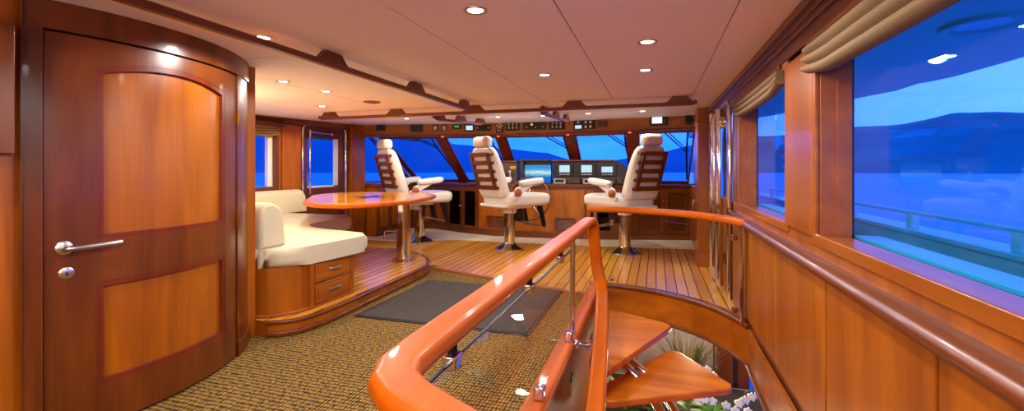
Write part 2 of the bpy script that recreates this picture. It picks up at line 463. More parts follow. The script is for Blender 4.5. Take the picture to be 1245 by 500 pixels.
# ------------------------------------------------------------------ curved bulkhead and door
DC, DR = (-3.88, 1.85), 1.25
A0, A1 = -22.5, 28.0
mb = MB(); curved_box(mb, DC, -25.7, 47, 0, 2.12, DR - .16, DR - .05, 40)
curved_box(mb, DC, -25.7, 47, 1.965, 2.12, DR - .06, DR + .012, 40)
curved_box(mb, DC, 28.5, 33, 0, 1.965, DR - .06, DR + .008, 8)
curved_box(mb, DC, 33.2, 47, 0, 1.965, DR - .06, DR + .0, 10)
struct('wall_door', mb, 'darkZ', 'curved dark cherry bulkhead around the panelled door', 'wall')
mb = MB(); curved_box(mb, DC, -25.7, -22.7, 0, 1.97, DR - .06, DR + .022, 6)
curved_box(mb, DC, -25.9, -25.6, 0, 2.1, DR - .06, DR + .03, 2)
struct('trim_5', mb, 'darkZ', 'dark vertical casing along the latch side of the curved door', 'trim')

door = thing('door_1', 'curved dark cherry door with two honey panels and lever handle', 'door', (-2.65, 1.85, 0), kind='structure')
PA0, PA1 = -13.9, 21.1
ptop = lambda a: 1.81 + .065 * (1 - ((a - 3.6) / 17.5) ** 2)
mb = MB()
curved_box(mb, DC, A0, PA0, .015, 1.955, DR - .045, DR, 10)
curved_box(mb, DC, PA1, A1, .015, 1.955, DR - .045, DR, 8)
curved_box(mb, DC, PA0, PA1, .015, .22, DR - .045, DR, 24)
curved_box(mb, DC, PA0, PA1, .74, .95, DR - .045, DR, 24)
curved_box(mb, DC, PA0, PA1, ptop, 1.955, DR - .045, DR, 24)
build('frame', mb, 'darkZ', door)
for z0, z1, nm in ((.22, .74, 'lower'), (.95, ptop, 'upper')):
    mb = MB(); curved_box(mb, DC, PA0, PA1, z0, z1, DR - .04, DR - .022, 24)
    p = build('panel', mb, 'honeyZ', door, 'honey coloured raised door panel')
    mb = MB(); w = 1.2
    curved_box(mb, DC, PA0, PA0 + w, z0, z1, DR - .03, DR - .002, 3)
    curved_box(mb, DC, PA1 - w, PA1, z0, z1, DR - .03, DR - .002, 3)
    curved_box(mb, DC, PA0 + w, PA1 - w, z0, z0 + .026, DR - .03, DR - .002, 24)
    zt = (lambda a: ptop(a) - .028) if callable(z1) else z1 - .026
    curved_box(mb, DC, PA0 + w, PA1 - w, zt, z1, DR - .03, DR - .002, 24)
    build('moulding', mb, 'red', p)
def dpt(a, z, off=0.0):
    t = math.radians(a); return Vector((DC[0] + (DR + off) * math.cos(t), DC[1] + (DR + off) * math.sin(t), z))
ha = -19.4
out = (dpt(ha, 0, 1) - dpt(ha, 0, 0)).normalized()
rot = out.to_track_quat('Z', 'Y').to_matrix().to_4x4()
mb = MB(); t = bmesh.new()
mb.lathe([(.001, 0), (.032, 0), (.034, .004), (.028, .010), (.001, .011)], dpt(ha, .926, .0), 28, rot @ Matrix.Diagonal((1, 1, 1, 1)))
hp = build('handle_plate', mb, 'satin', door, 'satin metal rose behind the lever')
mb = MB(); mb.tube(smooth_line([dpt(ha, .926, .004), dpt(ha, .926, .05), dpt(ha + 1.2, .927, .058), dpt(ha + 6, .930, .056), dpt(ha + 9.2, .934, .054)], 3), .0125, 12)
build('handle', mb, 'satin', door, 'satin metal lever handle')
mb = MB(); mb.lathe([(.001, 0), (.027, 0), (.029, .003), (.022, .007), (.001, .008)], dpt(ha + .4, .805, 0), 28, rot)
kp = build('keyhole_plate', mb, 'satin', door, 'round metal keyhole plate')
mb = MB(); mb.box(dpt(ha + .4, .803, .009), (.004, .006, .018), bev=.001)
build('keyhole', mb, 'black', kp)
for z in (1.66, .95, .26):
    mb = MB(); mb.cyl(dpt(28.3, z - .05, .012), dpt(28.3, z + .05, .012), .008); curved_box(mb, DC, 27.4, 29.3, z - .05, z + .05, DR, DR + .006, 2)
    build('hinge', mb, 'brass', door, 'brass butt hinge')
mb = MB(); curved_box(mb, DC, 28.5, 47, 0, .10, DR - .02, DR + .018, 12)
struct('baseboard_1', mb, 'darkX', 'dark skirting at the foot of the curved bulkhead', 'baseboard')
# flat wall aft of the door, aft-facing bulkhead behind the settee, back wall
mb = MB(); mb.box2((-2.90, -1.6, 0), (-2.755, 1.305, 2.12), .002); mb.box2((-3.05, 1.1, 0), (-2.80, 1.40, 2.12), 0)
struct('wall_aft_left', mb, 'honeyZ', 'honey timber panel wall beyond the latch side of the curved door', 'wall')
mb = MB(); mb.box2((-5.5, 2.70, 0), (-2.99, 2.80, 2.14), .002)
struct('wall_settee', mb, 'midZ', 'timber bulkhead behind the cream settee', 'wall')
mb = MB(); mb.box2((-2.9, -1.75, 0), (.95, -1.6, 2.14), .002)
struct('wall_back', mb, 'honeyZ', 'timber wall at the after end of the room', 'wall')
cab = thing('wall_cabinet', 'dark wall cupboard at the edge beside the curved door', 'cabinet', (-2.69, .55, 1.36))
mb = MB(); mb.box2((-2.756, -.2, 1.36), (-2.63, 1.225, 1.93)); build('body', mb, 'darkZ', cab)
mb = MB(); mb.box2((-2.632, .53, 1.37), (-2.612, 1.22, 1.92)); mb.box2((-2.632, -.19, 1.37), (-2.612, .52, 1.92)); build('door', mb, 'darkZ', cab)

# ------------------------------------------------------------------ ceiling
def slope(y): return 2.10 if y < 5.27 else 2.10 + (y - 5.27) * .033
mb = MB()
XE = [-5.62, -4.45, -3.28, -2.11, -1.25, -.46, .38, .76]; YE = [-1.75, .40, 2.55, 5.27]
g = .0035
for i in range(len(XE) - 1):
    for j in range(3): mb.box2((XE[i] + g, YE[j] + g, 2.10), (XE[i + 1] - g, YE[j + 1] - g, 2.125), .0025, 1)
mb.prism([(5.27, 2.10), (8.6, slope(8.6)), (8.6, slope(8.6) + .04), (5.27, 2.16)], -5.62, .76, f=lambda u, v, w: (w, u, v))
struct('ceiling', mb, 'ceil', 'pale vinyl panelled ceiling with thin joints', 'ceiling')
mb = MB(); mb.box2((-5.62, -1.75, 2.127), (.9, 5.26, 2.16), 0); mb.box2((-5.62, 5.2, 2.27), (.9, 9.9, 2.30), 0)
struct('ceiling_backing', mb, 'seam', 'dark backing visible only in the ceiling joints', 'ceiling')

# ------------------------------------------------------------------ left wall
WX = -5.5
mb = MB()
def lw(y0, y1, z0, z1): mb.box2((WX - .16, y0, z0), (WX, y1, z1), .003, 1)
lw(2.7, 4.1, -.2, 2.3); lw(4.1, 5.56, -.2, 1.0); lw(4.1, 5.56, 1.93, 2.3); lw(5.56, 6.05, -.2, 2.3)
lw(6.05, 7.13, 2.04, 2.3); lw(7.13, 7.66, -.2, 2.3); lw(7.66, 9.9, -.2, 1.04)
mb.prism([(7.66, 1.99), (9.9, 1.99), (9.9, 2.3), (7.66, 2.3)], WX - .16, WX, f=lambda u, v, w: (w, u, v))
struct('wall_left', mb, 'midZ', 'varnished cherry wall with a window and a glazed door behind the settee', 'wall')
mb = MB(); mb.box2((WX, 5.62, .12), (WX + .03, 6.00, 2.05)); mb.box2((WX, 7.20, 0), (WX + .10, 7.62, 2.16)); mb.box2((WX + .1, 7.24, .3), (WX + .115, 7.58, 1.9)); mb.box2((WX, 7.18, 1.93), (WX + .12, 7.64, 1.98))
struct('trim_6', mb, 'midZ', 'cherry pilasters either side of the glazed side door', 'trim')
mb = MB(); mb.box2((WX, 5.60, 2.035), (WX + .06, 7.6, 2.075)); mb.box2((WX, 4.0, 1.955), (WX + .05, 5.66, 2.0))
struct('trim_7', mb, 'darkY', 'dark head moulding along the left wall', 'trim')

def rect_frame(mb, x0, x1, y0, y1, z0, z1, w, bev=.004):
    mb.box2((x0, y0, z0), (x1, y0 + w, z1), bev); mb.box2((x0, y1 - w, z0), (x1, y1, z1), bev)
    mb.box2((x0, y0 + w, z0), (x1, y1 - w, z0 + w), bev); mb.box2((x0, y0 + w, z1 - w), (x1, y1 - w, z1), bev)
wl = thing('window_1', 'side window behind the settee, under a tan shade', 'window', (WX, 4.83, 1.0), kind='structure')
mb = MB(); rect_frame(mb, WX - .10, WX + .02, 4.1, 5.56, 1.0, 1.93, .05); build('frame', mb, 'darkZ', wl)
mb = MB(); rect_frame(mb, WX - .16, WX - .13, 4.14, 5.53, 1.02, 1.92, .035); mb.box2((WX - .112, 5.42, 1.05), (WX - .05, 5.51, 1.88)); build('inner_reveal', mb, 'white', wl)
mb = MB(); mb.box2((WX - .125, 4.16, 1.04), (WX - .117, 5.51, 1.90), 0); build('glass', mb, 'pane', wl)

vent = thing('air_vent', 'dark louvred air grille under the ceiling above the settee', 'vent', (WX + .02, 5.2, 2.0))
mb = MB(); rect_frame(mb, WX + .0, WX + .05, 4.3, 5.97, 2.005, 2.10, .014); mb.box2((WX, 4.3, 2.01), (WX + .012, 5.97, 2.09), 0); build('frame', mb, 'darkY', vent)
for k in range(5):
    mb = MB(); mb.box((WX + .032, 5.135, 2.025 + .0145 * k), (.03, 1.64, .004), ry=.5, bev=.001); build('slat', mb, 'darkY', vent)

dl = thing('door_2', 'glazed wooden side door in a chrome arch beyond the table', 'door', (WX, 6.59, 0), kind='structure')
mb = MB(); x0, x1 = WX - .09, WX - .02
for a, b, c, d in ((6.07, 6.20, 0, 2.04), (6.98, 7.11, 0, 2.04), (6.20, 6.98, 0, 1.0), (6.20, 6.98, 1.86, 2.04)): mb.box2((x0, a, c), (x1, b, d), .006)
mb.box2((x1 - .01, 6.26, .18), (x1 + .008, 6.92, .88), .008)
build('leaf', mb, 'darkZ', dl)
mb = MB(); mb.box2((WX - .06, 6.2, 1.0), (WX - .052, 6.98, 1.86), 0); build('glass', mb, 'pane', dl)
mb = MB(); rect_frame(mb, WX - .13, WX - .075, 6.2, 6.985, 1.0, 1.86, .03); mb.box2((WX - .05, 6.87, 1.0), (WX - .03, 6.98, 1.86)); mb.box2((WX - .05, 6.2, 1.0), (WX - .03, 6.98, 1.03)); build('inner_reveal', mb, 'white', dl)
mb = MB(); R = .1
def arch_path(x, y0, y1, zt, zb=0.0, r=.10):
    P = [(x, y0, zb), (x, y0, zt - r)]
    P += [(x, y0 + r - r * math.cos(t), zt - r + r * math.sin(t)) for t in [PI / 2 * k / 6 for k in range(1, 7)]]
    P += [(x, y1 - r + r * math.sin(t), zt - r + r * math.cos(t)) for t in [PI / 2 * k / 6 for k in range(0, 7)]]
    return P + [(x, y1, zb)]
mb.sweep(arch_path(WX + .02, 6.05, 7.13, 2.06), round_prof(.05, .05, .02, 3), ups=[(1, 0, 0)] * 16)
build('chrome_arch', mb, 'chrome', dl, 'polished chrome door surround')
mb = MB(); mb.tube([(WX + .07, 6.16, .9), (WX + .07, 6.16, 1.96)], .016); mb.tube([(WX + .07, 6.16, 1.93), (WX + .05, 6.72, 1.93)], .012); mb.ball((WX + .05, 6.72, 1.93), .022)
build('grab_handle', mb, 'chrome', dl, 'vertical chrome grab bar')

# roman shades -----------------------------------------------------------
def shade(mb, x, y0, y1, z_top, z_bot, folds, depth, sag=.02, dirx=-1):
    """stacked soft folds hanging from a batten"""
    n = 24; rows = []
    for j in range(n + 1):
        t = j / n; y = y0 + (y1 - y0) * t
        e = min(t, 1 - t) * 10
        lift = .035 * max(0, 1 - e)
        prof = []
        for k in range(folds):
            a, b = z_top + (z_bot - z_top) * k / folds, z_top + (z_bot - z_top) * (k + 1) / folds
            for q in range(7):
                s = q / 6
                zz = a + (b - a) * s - sag * math.sin(PI * t) * (k + s) / folds + lift * (k + s) / folds
                prof.append((x + dirx * (depth * (.35 + .65 * math.sin(PI * min(1, s * 1.02)) ** .7) * (.75 + .25 * (k + 1) / folds)), y, zz))
        prof += [(x, y, prof[-1][2] + .004), (x, y, z_top)]
        rows.append(prof)
    return mb.grid(rows, closed_v=True, cap=True)
def roman(label, x, y0, y1, zt, zb, folds, depth, dirx, zh):
    t = thing('roman_shade', label, 'window shade', (x, (y0 + y1) / 2, zb), 'roman shades over the side windows')
    mb = MB(); shade(mb, x, y0, y1, zt, zb, folds, depth, .015, dirx); build('fabric', mb, 'shade', t, angle=60)
    mb = MB(); mb.box2((x - .002, y0, zt - .005), (x + dirx * depth * .6, y1, zh)); build('batten', mb, 'darkY', t)
roman('small tan shade folded above the window behind the settee', WX + .02, 4.05, 5.54, 1.955, 1.80, 4, .05, 1, 1.962)
roman('large tan shade folded above the big window on the right', .728, .15, 2.545, 1.905, 1.735, 3, .06, -1, 1.925)
roman('narrow tan shade on the farther right window beside the pillar', .728, 3.06, 4.62, 1.905, 1.775, 3, .055, -1, 1.925)

# ------------------------------------------------------------------ right wall
RX = .73
mb = MB()
def rw(y0, y1, z0, z1, x0=RX + .012, x1=.875): mb.box2((x0, y0, z0), (x1, y1, z1), .002, 1)
rw(-1.75, 9.9, -.28, .98); rw(-1.75, .2, .98, 2.3, RX); rw(2.48, 3.0, .98, 2.3, RX); rw(4.55, 4.98, .98, 2.3, RX); rw(.2, 4.55, 1.9, 2.3, RX); rw(4.98, 6.5, 1.98, 2.3, RX); rw(6.5, 9.9, .98, 2.3, RX)
rw(-1.75, 4.9, .90, .985, RX - .002)
struct('wall_right', mb, 'darkZ', 'cherry wall behind the wainscot and around the right-hand windows', 'wall')
YB = [-1.6, -.25, .62, 1.52, 2.36, 3.32, 4.24]
mb = MB()
for a, b in zip(YB, YB[1:]): mb.box2((RX - .006, a + .007, .066), (RX + .02, b - .007, .842), .006)
mb.box2((RX - .008, 4.25, .0), (RX + .02, 4.92, .90), .004); mb.box2((RX - .004, -1.6, .892), (RX + .02, 4.9, .985), .003)
struct('trim_14', mb, 'honeyZ', 'honey wainscot panels under the right-hand windows', 'trim')
mb = MB(); mb.box2((RX - .02, 2.50, .985), (RX + .004, 2.985, 1.9), .004)
struct('trim_8', mb, 'midZ', 'broad varnished pier between the two right-hand windows', 'trim')
mb = MB()
prof = [(-.02, -.05), (.035, -.05), (.055, -.03), (.062, -.005), (.05, .02), (.02, .03), (-.02, .03)]
mb.sweep([(RX, -1.6, .868), (RX, 4.55, .868)], [(-x, y) for x, y in prof][::-1])
mb.prism([(RX + .01, 4.5), (RX - .062, 4.5), (RX - .045, 4.95), (RX + .01, 5.0)], .865, .90, .006)
struct('trim_9', mb, 'darkY', 'rounded dark cap rail along the right wall', 'trim')
mb = MB(); mb.box2((.655, -1.75, 2.055), (RX + .01, 6.6, 2.10)); mb.box2((.675, -1.75, 2.025), (RX + .01, 6.6, 2.058)); mb.box2((.69, -1.75, 1.995), (RX + .01, 6.6, 2.028)); mb.box2((.705, -1.75, 1.925), (RX + .01, 6.6, 2.0), .006)
struct('trim_10', mb, 'darkY', 'dark stepped cornice above the right-hand windows', 'trim')
def rwin(n, y0, y1, label):
    w = thing('window_%d' % n, label, 'window', (RX, (y0 + y1) / 2, .98), kind='structure')
    mb = MB(); rect_frame(mb, RX - .016, RX + .012, y0 - .055, y1 + .055, .945, 1.94, .055, .006); build('casing', mb, 'midY', w)
    mb = MB(); rect_frame(mb, RX + .005, .85, y0 - .01, y1 + .01, .97, 1.91, .022, .003); rect_frame(mb, .80, .86, y0 + .008, y1 - .008, .975, 1.90, .012, .002); build('frame', mb, 'midY', w)
    mb = MB(); mb.box2((.862, y0 + .01, .985), (.870, y1 - .01, 1.90), 0); build('glass', mb, 'pane', w)
    mb = MB(); mb.box2((.872, y0, .955), (.98, y1, 1.0), .004); build('outer_sill', mb, 'gelcoat', w)
rwin(2, .2, 2.48, 'big right-hand window onto the side deck')
rwin(3, 3.0, 4.55, 'smaller right-hand window next to the forward side door')
# forward side door on the right, with its chrome surround
dr = thing('door_3', 'right-hand side door with tall polished chrome surround', 'door', (RX, 5.75, 0), kind='structure')
mb = MB()
for a, b, c, d in ((5.06, 5.20, 0, 1.98), (6.28, 6.42, 0, 1.98), (5.2, 6.28, 0, 1.0), (5.2, 6.28, 1.84, 1.98)): mb.box2((RX + .0, a, c), (RX + .05, b, d), .005)
build('leaf', mb, 'midZ', dr)
mb = MB(); mb.box2((RX + .02, 5.2, 1.0), (RX + .028, 6.28, 1.84), 0); build('glass', mb, 'pane', dr)
mb = MB(); mb.sweep(arch_path(RX - .02, 5.03, 6.45, 2.0), round_prof(.06, .05, .02, 3), ups=[(-1, 0, 0)] * 16); build('chrome_arch', mb, 'chrome', dr, 'polished chrome door surround')
for y, r in ((5.85, .055), (5.40, .04)):
    mb = MB(); mb.tube([(RX - .07, y, .05), (RX - .07, y, 1.96)], r, 20); build('grab_bar', mb, 'chrome', dr, 'tall polished chrome bar')
mb = MB(); mb.lathe([(.001, 0), (.07, 0), (.075, .01), (.06, .05), (.03, .075), (.001, .08)], (RX - .015, 5.35, 1.82), 24, Matrix.Rotation(-PI / 2, 4, 'Y')); build('magnet_catch', mb, 'chrome', dr)
for y, z in ((5.45, .38), (5.45, .3), (5.52, .34)):
    mb = MB(); mb.ball((RX - .02, y, z), .028); build('latch', mb, 'brass', dr)
# forward pillar
mb = MB(); mb.box2((.54, 6.62, .0), (.76, 7.05, 2.16), .008); mb.box2((.525, 6.6, 0), (.76, 7.07, .16), .008); mb.box2((.53, 6.61, 1.93), (.76, 7.06, 1.97), .008)
mb.box2((.62, 7.0, 0), (.76, 9.9, 1.02), .004); mb.box2((.64, 7.0, 1.95), (.76, 9.9, 2.25), .004)
struct('pillar', mb, 'midZ', 'square cherry pillar between the side door and the windshield', 'pillar')
mb = MB(); mb.tube([(.50, 6.66, .66), (.485, 6.66, .70), (.485, 6.66, .86), (.50, 6.66, .90)], .012); mb.tube([(.54, 6.66, .68), (.485, 6.66, .70)], .01); mb.tube([(.54, 6.66, .88), (.485, 6.66, .86)], .01)
solo('safety_handhold', mb, 'chrome', 'short vertical steel grab handle on the forward pillar', 'handle')

# ------------------------------------------------------------------ windshield
HD = [(-5.15, 7.70), (-4.0, 8.05), (-2.85, 8.30), (-1.5, 8.32), (-.38, 8.12), (.62, 7.98)]
BT = [(-5.32, 9.45), (-4.08, 9.42), (-2.90, 9.55), (-1.5, 9.55), (-.40, 9.40), (.60, 9.25)]
ZT, ZB = 1.975, 1.06
def hexa(mb, q, d):
    """solid with quad q pushed along vector d"""
    a = [Vector(p) for p in q]; b = [p + Vector(d) for p in a]
    t = bmesh.new(); va = [t.verts.new(p) for p in a]; vb = [t.verts.new(p) for p in b]
    t.faces.new(va); t.faces.new(vb[::-1])
    for i in range(4): t.faces.new((va[i], vb[i], vb[(i + 1) % 4], va[(i + 1) % 4]))
    return mb._merge(t)
wlab = ['windshield pane at the far left behind the first helm chair', 'windshield pane behind the middle helm chair', 'windshield pane left of the helm screens', 'windshield pane above the row of helm screens', 'windshield pane behind the right-hand helm chair']
wip = []
for i in range(5):
    TL, TR = Vector((*HD[i], ZT)), Vector((*HD[i + 1], ZT)); BL, BR = Vector((*BT[i], ZB)), Vector((*BT[i + 1], ZB))
    def bp(s, t, TL=TL, TR=TR, BL=BL, BR=BR): return TL * (1 - s) * (1 - t) + TR * s * (1 - t) + BL * (1 - s) * t + BR * s * t
    nrm = (TR - TL).cross(BL - TL).normalized()
    if nrm.y < 0: nrm = -nrm
    w = (TR - TL).length; ml = .115 / w; mr = .115 / w
    if i == 4: mr = .03 / w
    ws = thing('window_%d' % (4 + i), wlab[i], 'windshield window', ((TL + TR) / 2), kind='structure')
    mb = MB()
    hexa(mb, [bp(0, 0), bp(ml, 0), bp(ml, 1), bp(0, 1)], -nrm * .03 ); hexa(mb, [bp(1 - mr, 0), bp(1, 0), bp(1, 1), bp(1 - mr, 1)], -nrm * .03)
    hexa(mb, [bp(0, 0), bp(ml * .75, 0), bp(ml * .75, 1), bp(0, 1)], -nrm * .05 ); hexa(mb, [bp(1 - mr * .75, 0), bp(1, 0), bp(1, 1), bp(1 - mr * .75, 1)], -nrm * .05)
    hexa(mb, [bp(0, 0), bp(1, 0), bp(1, .035), bp(0, .035)], -nrm * .03); hexa(mb, [bp(0, .96), bp(1, .96), bp(1, 1), bp(0, 1)], -nrm * .03)
    build('frame', mb, 'red', ws)
    mb = MB(); hexa(mb, [bp(ml * .9, .01), bp(1 - mr * .9, .01), bp(1 - mr * .9, .99), bp(ml * .9, .99)], nrm * .008); build('glass', mb, 'pane', ws)
    wip.append((bp, nrm, w))
ws = thing('window_9', 'triangular side window at the far left corner of the windshield', 'windshield window', (WX, 8.4, 1.06), kind='structure')
tri = [(7.68, 1.05), (9.62, 1.05), (7.95, 1.985), (7.68, 1.985)]
mb = MB()
for a, b, w in ((tri[0], tri[1], .03), (tri[1], tri[2], .05), (tri[3], tri[0], .03), (tri[2], tri[3], .02)):
    d = Vector((b[0] - a[0], b[1] - a[1])).normalized(); n2 = Vector((-d.y, d.x)) * w
    mb.prism([a, b, (b[0] + n2.x, b[1] + n2.y), (a[0] + n2.x, a[1] + n2.y)], WX - .04, WX + .03, f=lambda u, v, q: (q, u, v))
build('frame', mb, 'red', ws)
mb = MB(); mb.prism(tri, WX - .02, WX - .012, f=lambda u, v, q: (q, u, v)); build('glass', mb, 'pane', ws)
mb = MB(); P = [TLp for TLp in HD]
rows = [[(x, y, ZT - .03), (x, y - .045, ZT - .03), (x, y - .045, 2.30), (x, y + .09, 2.30), (x, y + .09, ZT - .03)] for x, y in [(-5.5, 7.60)] + HD + [(.74, 7.97)]]
mb.grid(rows, closed_v=True, cap=True)
struct('wall_front', mb, 'honeyX', 'timber header above the windshield carrying the instruments', 'wall')
mb = MB(); mb.sweep([(x, y - .05, ZT - .01) for x, y in [(-5.5, 7.60)] + HD + [(.74, 7.97)]], round_prof(.05, .05, .012))
struct('trim_11', mb, 'red', 'dark head moulding directly above the windshield panes', 'trim')
mb = MB(); mb.prism([(-5.6, 9.5), (.74, 9.3), (.74, 9.9), (-5.6, 9.9)], -.2, 1.04)
struct('wall_bow', mb, 'darkX', 'low timber bulkhead under the windshield', 'wall')
def on_line(L, x):
    for (x0, y0), (x1, y1) in zip(L, L[1:]):
        if x0 <= x <= x1: return y0 + (y1 - y0) * (x - x0) / (x1 - x0), math.atan2(y1 - y0, x1 - x0)
    return L[-1][1], 0
def hdr_mat(x, z):
    y, a = on_line([(-5.5, 7.60)] + HD, x); return Matrix.Translation((x, y - .047, z)) @ Matrix.Rotation(a, 4, 'Z')
# wipers outside the glass
wl_ = ['parked wiper on the windshield pane behind the first chair', 'parked wiper on the pane behind the middle chair', 'parked wiper on the pane left of the helm screens', 'parked wiper above the row of helm screens', 'parked wiper on the pane behind the right-hand chair']
for i, (s0, s1, s2, t1, t2) in enumerate(((.5, .82, .93, .28, .95), (.55, .82, .93, .3, .9), (.62, .9, .93, .3, .95), (.58, .88, .95, .3, .85), (.5, .9, .96, .42, .95))):
    bp, nrm, w = wip[i]; o = nrm * .03
    t = thing('windshield_wiper', wl_[i], 'wiper', bp(s0, .0) + o, 'wipers on the windshield')
    mb = MB(); mb.tube([bp(s0, .05) + o, bp(s1, t1) + o], .011, 8); build('arm', mb, 'black', t)
    mb = MB(); mb.tube([bp(s0 + .07, .05) + o, bp(s1 + .03, t1 - .02) + o], .008, 8); build('arm', mb, 'black', t)
    mb = MB(); mb.tube([bp(s1 - .01, .06) + o, bp(s1, t1) + o, bp(s2, t2) + o], .016, 8); build('blade', mb, 'black', t)

# instruments on the header -------------------------------------------------
def device(name, label, cat, x, z, w, h, d=.03, mat='darkpanel', bez='black', extra=None, group=None):
    m = hdr_mat(x, z)
    t = thing(name, label, cat, m.translation, group)
    mb = MB(); mb.box((0, -d / 2, 0), (w, d, h), bev=.006); build('housing', mb.move(m), bez, t)
    if extra: extra(t, m, d)
    return t
def face(parent, m, d, name, items, mat):
    for (cx, cz, w, h) in items:
        mb = MB(); mb.box((cx, -d - .001, cz), (w, .006, h), bev=.001); build(name, mb.move(m), mat, parent)
def dials(parent, m, d, name, items, r, mat):
    for (cx, cz) in items:
        mb = MB(); mb.lathe([(.001, 0), (r, 0), (r * .85, .012), (.001, .013)], (cx, -d, cz), 16, Matrix.Rotation(PI / 2, 4, 'X')); build(name, mb.move(m), mat, parent)
def e1(t, m, d): face(t, m, d, 'button', [(-.08 + .055 * i, -.045 + .045 * j, .03, .018) for i in range(4) for j in range(3)], 'matedge')
device('alarm_panel', 'black button panel at the far left of the instrument header', 'instrument', -4.42, 2.118, .24, .15, extra=e1)
def e2(t, m, d): dials(t, m, d, 'dial', [(0, 0)], .032, 'satin'); face(t, m, d, 'label_strip', [(0, -.04, .06, .012)], 'knobwhite')
device('switch_gauge', 'small square gauge, left one of the pair beside the green display', 'instrument', -4.07, 2.125, .10, .12, extra=e2, bez='brownpanel')
device('switch_gauge', 'small square gauge touching the left side of the green display', 'instrument', -3.90, 2.125, .10, .12, extra=e2, bez='brownpanel')
def e3(t, m, d): face(t, m, d, 'display', [(0, .01, .09, .03)], 'scr_green')
device('rudder_display', 'small black instrument with a green lit display', 'instrument', -3.66, 2.131, .17, .085, extra=e3)
def e4(t, m, d): face(t, m, d, 'screen', [(0, 0, .13, .085)], 'scr_blue')
device('header_display', 'small square pale blue screen on the header above the middle chair', 'screen', -3.42, 2.113, .19, .135, extra=e4)
def e5(t, m, d): face(t, m, d, 'display', [(-.03, .01, .12, .03)], 'matedge'); dials(t, m, d, 'knob', [(.09, 0), (-.115, 0)], .014, 'knobwhite')
device('marine_radio', 'wide dark radio set right of the square header screen', 'radio', -3.15, 2.11, .27, .115, extra=e5)
def e6(t, m, d):
    for k in range(6):
        a = PI / 3 * k; mb = MB(); mb.ball((.05 * math.cos(a), -d - .012, .05 * math.sin(a)), .02, 10, 6); build('gauge_light', mb.move(m), 'knobwhite', t)
    dials(t, m, d, 'dial', [(0, 0)], .03, 'yellow')
t = device('round_gauge', 'round brass-ringed gauge with white studs on the header', 'instrument', -2.84, 2.15, .17, .15, bez='brownpanel', extra=e6)
m_ = hdr_mat(-2.84, 2.045)
t = thing('radio_handset', 'black handset hanging below the round brass gauge', 'handset', m_.translation)
mb = MB(); mb.box((0, -.03, 0), (.16, .05, .05), bev=.015, seg=3); build('body', mb.move(m_), 'black', t)
mb = MB(); mb.box((0, -.058, .008), (.09, .006, .012), bev=.002); build('label_strip', mb.move(m_), 'knobwhite', t)
def gang(n):
    def f(t, m, d):
        dials(t, m, d, 'knob', [(-.075 + .075 * i, -.035 + .07 * j) for i in range(n) for j in range(2)], .017, 'satin')
        face(t, m, d, 'label_strip', [(-.075 + .075 * i, .0, .03, .008) for i in range(n)], 'knobwhite')
    return f
device('switch_board', 'black switch panel right of the round brass gauge', 'switch panel', -2.58, 2.135, .27, .165, extra=gang(3))
def e7(t, m, d):
    dials(t, m, d, 'dial', [(-.05, .02)], .022, 'led'); face(t, m, d, 'display', [(.07, .03, .14, .03)], 'matedge'); dials(t, m, d, 'knob', [(-.15, -.02), (.16, -.03), (.02, -.04)], .012, 'satin')
device('engine_panel', 'widest black panel in the middle of the header, one amber light', 'instrument', -2.16, 2.135, .44, .165, extra=e7)
device('switch_board', 'black switch panel next to the post above the helm screens', 'switch panel', -1.74, 2.13, .30, .165, extra=gang(3))
def e8(t, m, d): face(t, m, d, 'display', [(-.11, -.04, .12, .06)], 'scr_blue'); dials(t, m, d, 'dial', [(.03, .04), (.12, .04), (.03, -.04), (.12, -.04), (-.11, .045)], .026, 'satin')
device('gauge_cluster', 'black gauge cluster with a small pale screen in its lower corner', 'instrument', -1.22, 2.12, .40, .17, extra=e8)
def e9(t, m, d): dials(t, m, d, 'dial', [(-.045, 0), (.045, 0)], .03, 'brownpanel')
device('twin_gauge', 'dark twin-dial panel at the right end of the gauge row', 'instrument', -.90, 2.12, .19, .10, bez='brownpanel', extra=e9)
def e10(t, m, d): face(t, m, d, 'screen', [(-.02, 0, .16, .10)], 'scr_white')
device('camera_monitor', 'bright white lit monitor on the header above the right-hand chair', 'screen', .05, 2.13, .28, .17, d=.06, extra=e10)
def espk(t, m, d): dials(t, m, d, 'cone', [(0, 0)], .045, 'matedge')
device('loudspeaker', 'small black loudspeaker on the header beside the right pillar', 'speaker', .52, 2.12, .10, .15, d=.09, extra=espk)
device('loudspeaker', 'small black loudspeaker at the left end of the header', 'speaker', -5.08, 2.13, .17, .13, d=.07, extra=espk)
for x, l in ((-3.93, 'red lamp under the header left of the middle chair'), (-2.87, 'red lamp under the header right of the middle chair'), (-1.53, 'red lamp under the header over the helm screens'), (-.42, 'red lamp under the header beside the right-hand chair')):
    m = hdr_mat(x, 1.945); mb = MB(); mb.ball((0, -.03, 0), (.03, .03, .014), 12, 8); solo('indicator_lamp', mb.move(m), 'redled', l, 'indicator light', 'red indicator lamps under the header')

